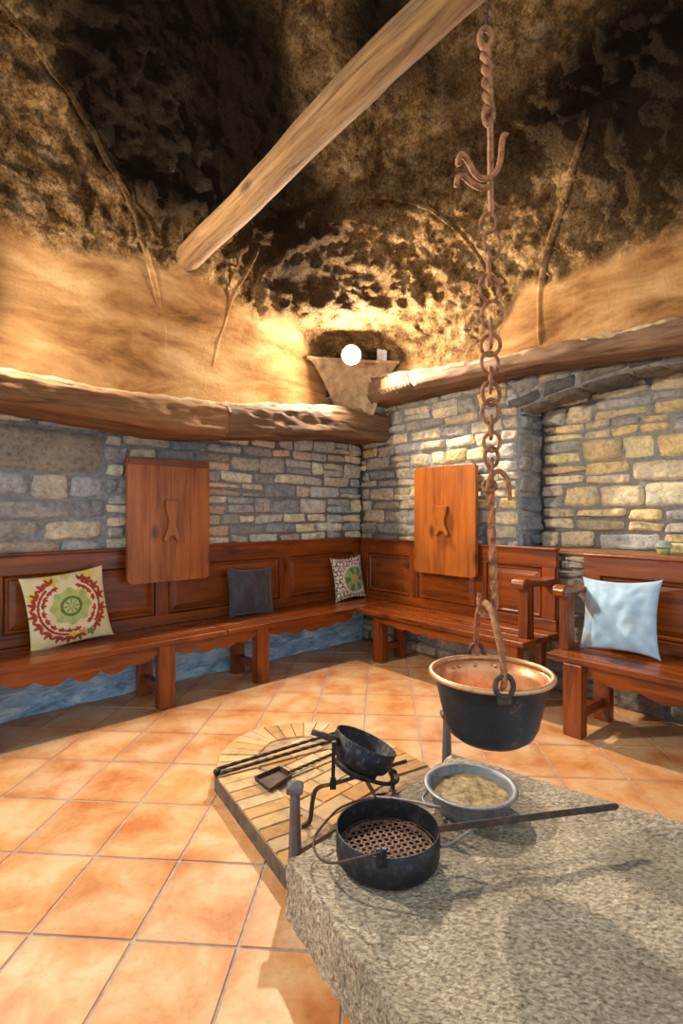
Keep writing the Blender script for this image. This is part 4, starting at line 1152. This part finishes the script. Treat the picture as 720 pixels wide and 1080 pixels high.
def build_andiron():
    p0 = onz(311, 899, HZ+.016); p1 = onz(471, 806, HZ+.016)
    root = thing('andiron_rail', 'iron fire rail with two upright posts along the granite edge', 'andiron', (p0.x, p0.y, HZ))
    o0 = Vector((p0.x, p0.y, HZ))
    for p, hh in ((p0, .225), (p1, .235)):
        q = p-o0; q.z = 0; mb = MB()
        mb.tube([q, q+Vector((0, 0, hh*.5)), q+Vector((0, 0, hh))], [.025, .021, .018], 8, square=True); po = mb.build('post', IRON_GREY, root)
        mb = MB(); mb.tube([q+Vector((0, 0, hh)), q+Vector((0, 0, hh+.010)), q+Vector((0, 0, hh+.028)), q+Vector((0, 0, hh+.046))], [.022, .041, .040, .008], 4, square=True); mb.build('finial', IRON_GREY, po, .003)
    d = p1-p0; d.z = 0; mb = MB(); mb.tube([Vector((0, 0, .018)), d+Vector((0, 0, .018))], .019, 4, square=True, flat=.7); mb.build('rail', RAIL, root)
build_andiron()
def build_tongs():
    root = thing('fire_tongs', 'long twisted iron fire tongs lying across the brick hearth', 'tongs', tuple(onz(232, 814, HZ)))
    o0 = onz(232, 814, HZ)
    for a, b2, zz in (((229, 811), (366, 769), .012), ((232, 816), (366, 776), .012)):
        p0, p1 = onz(*a, HZ+zz), onz(*b2, HZ+zz+.02); n = 70; mb = MB()
        mb.tube([lerp(p0, p1, i/n)-o0 for i in range(n+1)], .0085, 6, twist=.2); mb.build('arm', IRON_BLACK, root)
    p = onz(230, 814, HZ+.012)-o0; mb = MB(); mb.tube([p+Vector((0, .018, 0)), p+Vector((-.012, 0, 0)), p+Vector((0, -.018, 0))], .013, 8); mb.build('tip', IRON_BLACK, root, smooth_=True)
build_tongs()
def build_shovel():
    q = [onz(x, y, HZ+.012) for x, y in ((267.8, 821.5), (294.9, 810), (308.5, 818), (284, 834.5))]
    c_ = sum(q, Vector())/4; root = thing('ash_shovel', 'small square iron ash shovel lying on the brick hearth', 'shovel', (c_.x, c_.y, HZ))
    o0 = Vector((c_.x, c_.y, HZ)); mb = MB()
    lo = [mb.bm.verts.new(p-o0-(p-c_)*.06+Vector((0, 0, -.009))) for p in q]; hi = [mb.bm.verts.new(p-o0+Vector((0, 0, .012))) for p in q]
    hi2 = [mb.bm.verts.new(p-o0-(p-c_)*.05+Vector((0, 0, .012))) for p in q]; lo2 = [mb.bm.verts.new(p-o0-(p-c_)*.09+Vector((0, 0, -.006))) for p in q]
    mb.bm.faces.new(lo); mb.bm.faces.new(lo2)
    for A2, B2 in ((lo, hi), (hi, hi2), (hi2, lo2)):
        for k in range(4): mb.bm.faces.new([A2[k], A2[(k+1) % 4], B2[(k+1) % 4], B2[k]])
    mb.build('blade', IRON_DARKRUST, root)
    p0, p1 = onz(304, 815, HZ+.02), onz(356, 793, HZ+.024); n = 40
    mb = MB(); mb.tube([lerp(p0, p1, i/n)-o0 for i in range(n+1)], .0075, 4, twist=.3); mb.build('handle', IRON_BLACK, root)
build_shovel()

# ------------------------------------------------------------------ corner shelf, lamps, small things
LC = Vector((.085, 4.69, 2.682))
def build_shelf():
    zt = 2.652
    a, b2 = aty(324, 387, 4.64), aty(421, 381, 4.80)
    root = thing('corner_bracket', 'flared plaster corner shelf carrying the bare lamp', 'shelf', (LC.x+.02, LC.y, 2.3))
    o0 = Vector((LC.x+.02, LC.y, 2.3))
    n, m_ = 30, 16; v_, f_ = [], []
    apex = aty(378, 436, 4.86)
    front = [Vector((lerp(a.x, b2.x, t), lerp(a.y, b2.y, t)+.030*math.sin(PI*t)+.006*nz(t*9, 1, 1), zt)) for t in [i/n for i in range(n+1)]]
    for i in range(n+1):
        for j in range(m_+1):
            q = j/m_; t = i/n
            low = Vector((lerp(apex.x-.20, apex.x+.14, t), lerp(a.y, b2.y, t)+.06*math.sin(PI*t)+.12, apex.z))
            p = lerp(front[i], low, q**.7); p = Vector((p.x, p.y+.06*q*(1-q)*2, lerp(zt, apex.z, q)))
            v_.append(p-o0)
    for i in range(n):
        for j in range(m_): k = i*(m_+1)+j; f_.append((k, k+m_+1, k+m_+2, k+1))
    o = mesh_obj('corbel', v_, f_, PLASTER, root)
    mb = MB(); pts = [(p.x, p.y) for p in front]+[(b2.x+.02, b2.y+.25), (LC.x+.1, 5.30), (a.x-.05, a.y+.25)]
    mb.prism(pts, lambda u, w_, k: Vector((u, w_-.006*k, zt-.012+.026*k))-o0); mb.build('shelf_top', PLASTER, root, .004)
build_shelf()
def zbase_of(h): return max(.03, h-.01)
def lamp(P, zbase, label, power):
    root = thing('globe_lamp', label, 'lamp', (P.x, P.y, zbase))
    h = P.z-zbase
    back = Vector((P.x-AX, P.y-AY, 0)).normalized()*.135; hb_ = zbase_of(h)
    mb = MB(); mb.lathe([(0, 0), (.045, 0), (.045, .008), (.018, .014), (.016, hb_), (0, hb_)], 24, back); mb.build('base', WHITE, root, smooth_=True)
    mb = MB(); mb.tube(smooth_path([back+Vector((0, 0, hb_-.01)), back*.98+Vector((0, 0, h*.9+.02)), back*.85+Vector((0, 0, h+.03)), back*.6+Vector((0, 0, h+.02))], 5), .011, 8); mb.build('neck', WHITE, root, smooth_=True)
    rb = .042; A_b = 4*PI*rb*rb
    m, nt, b = new_mat('lit_bulb', .4); b.inputs['Emission Color'].default_value = (*LAMP_COL, 1); b.inputs['Emission Strength'].default_value = power/(PI*A_b)
    b.inputs['Base Color'].default_value = (1, .95, .85, 1)
    mb = MB(); mb.lathe([(0, -rb)]+[(rb*math.cos(a), rb*math.sin(a)) for a in [-PI/2+PI*i/10 for i in range(1, 10)]]+[(0, rb)], 16, (0, 0, h)); mb.build('bulb', m, root, smooth_=True)
    # white dish added behind the bulb to keep its light off the hood
    mb = MB(); rr = .085; pr = [(rr*math.sin(a), -rr*math.cos(a)) for a in [PI*.60*i/12 for i in range(13)]]
    mb.lathe([(.0, -rr)]+pr[1:]+[(r_*1.04, z_-.002) for r_, z_ in pr[::-1][:-1]]+[(0, -rr*1.05)], 32)
    d = mb.build('added_reflector', OPAL, root, smooth_=True); d.location = (0, 0, h)
    d.rotation_euler = Vector((AX-P.x, AY-P.y, -.35)).normalized().to_track_quat('Z', 'Y').to_euler()
lamp(LC, 2.664, 'bare glowing bulb on the plaster corner shelf', LAMP_CORNER)
lamp(L(3.60, .44, 2.46), 2.15, 'bare glowing bulb on the lintel timber beyond the left edge', LAMP_LEFT)
pc = aty(402.5, 372, 4.86)
mb = MB(); mb.box(-.045, .045, -.008, .008, 0, .125)
o = mb.build('card', WHITE, None, .002); place(o, (pc.x, pc.y, 2.667), .15); tag(o, 'small white card standing upright on the right of the corner shelf', 'card')
# clay pipe mouth below the shelf and a dark vent hole above
def pipe(px, py, r_, label, name, mat):
    p = hit(px, py); th = math.atan2(p.y-AY, p.x-AX); n = Vector((-math.cos(th), -math.sin(th), 0))
    mb = MB(); mb.lathe([(r_*.72, -.05), (r_*.74, .004), (r_*.82, .012), (r_, .010), (r_, -.05)], 24)
    root = thing(name, label, 'pipe', tuple(p)); root.rotation_euler = n.to_track_quat('Z', 'Y').to_euler()
    mb.build('collar', mat, root, smooth_=True)
    mb = MB(); mb.lathe([(0, .003), (r_*.76, .003), (r_*.76, -.01)], 24); mb.build('mouth', HOLE, root)
pipe(344, 415, .056, 'clay pipe mouth in the plaster under the corner shelf', 'pipe_mouth', CLAY)
pipe(300, 319, .048, 'dark round vent hole in the sooty hood left of the lamp', 'vent_pipe', HOLE)
# niche sill plank and candle glass
mb = MB(); mb.box(-4.0, -NS-.01, -.30, .02, -.035, 0)
o = mb.build('trim_8', BEAM, None, .006); o.location = (K[0], K[1], NZ); o.rotation_euler = (0, 0, ANG_R); struct(o)
vp = R(2.82, -.03, NZ)
root = thing('candle_glass', 'small amber candle glass with green domed lid on the niche sill', 'candle holder', tuple(vp))
mb = MB(); mb.lathe([(0, 0), (.030, 0), (.034, .006), (.040, .045), (.036, .047), (.031, .01), (0, .008)], 28); mb.build('cup', AMBER, root, smooth_=True)
mb = MB(); mb.lathe([(.050, .044), (.054, .048), (.050, .062), (.036, .080), (.016, .090), (0, .092)], 28); mb.build('lid', GLASS, root, smooth_=True)
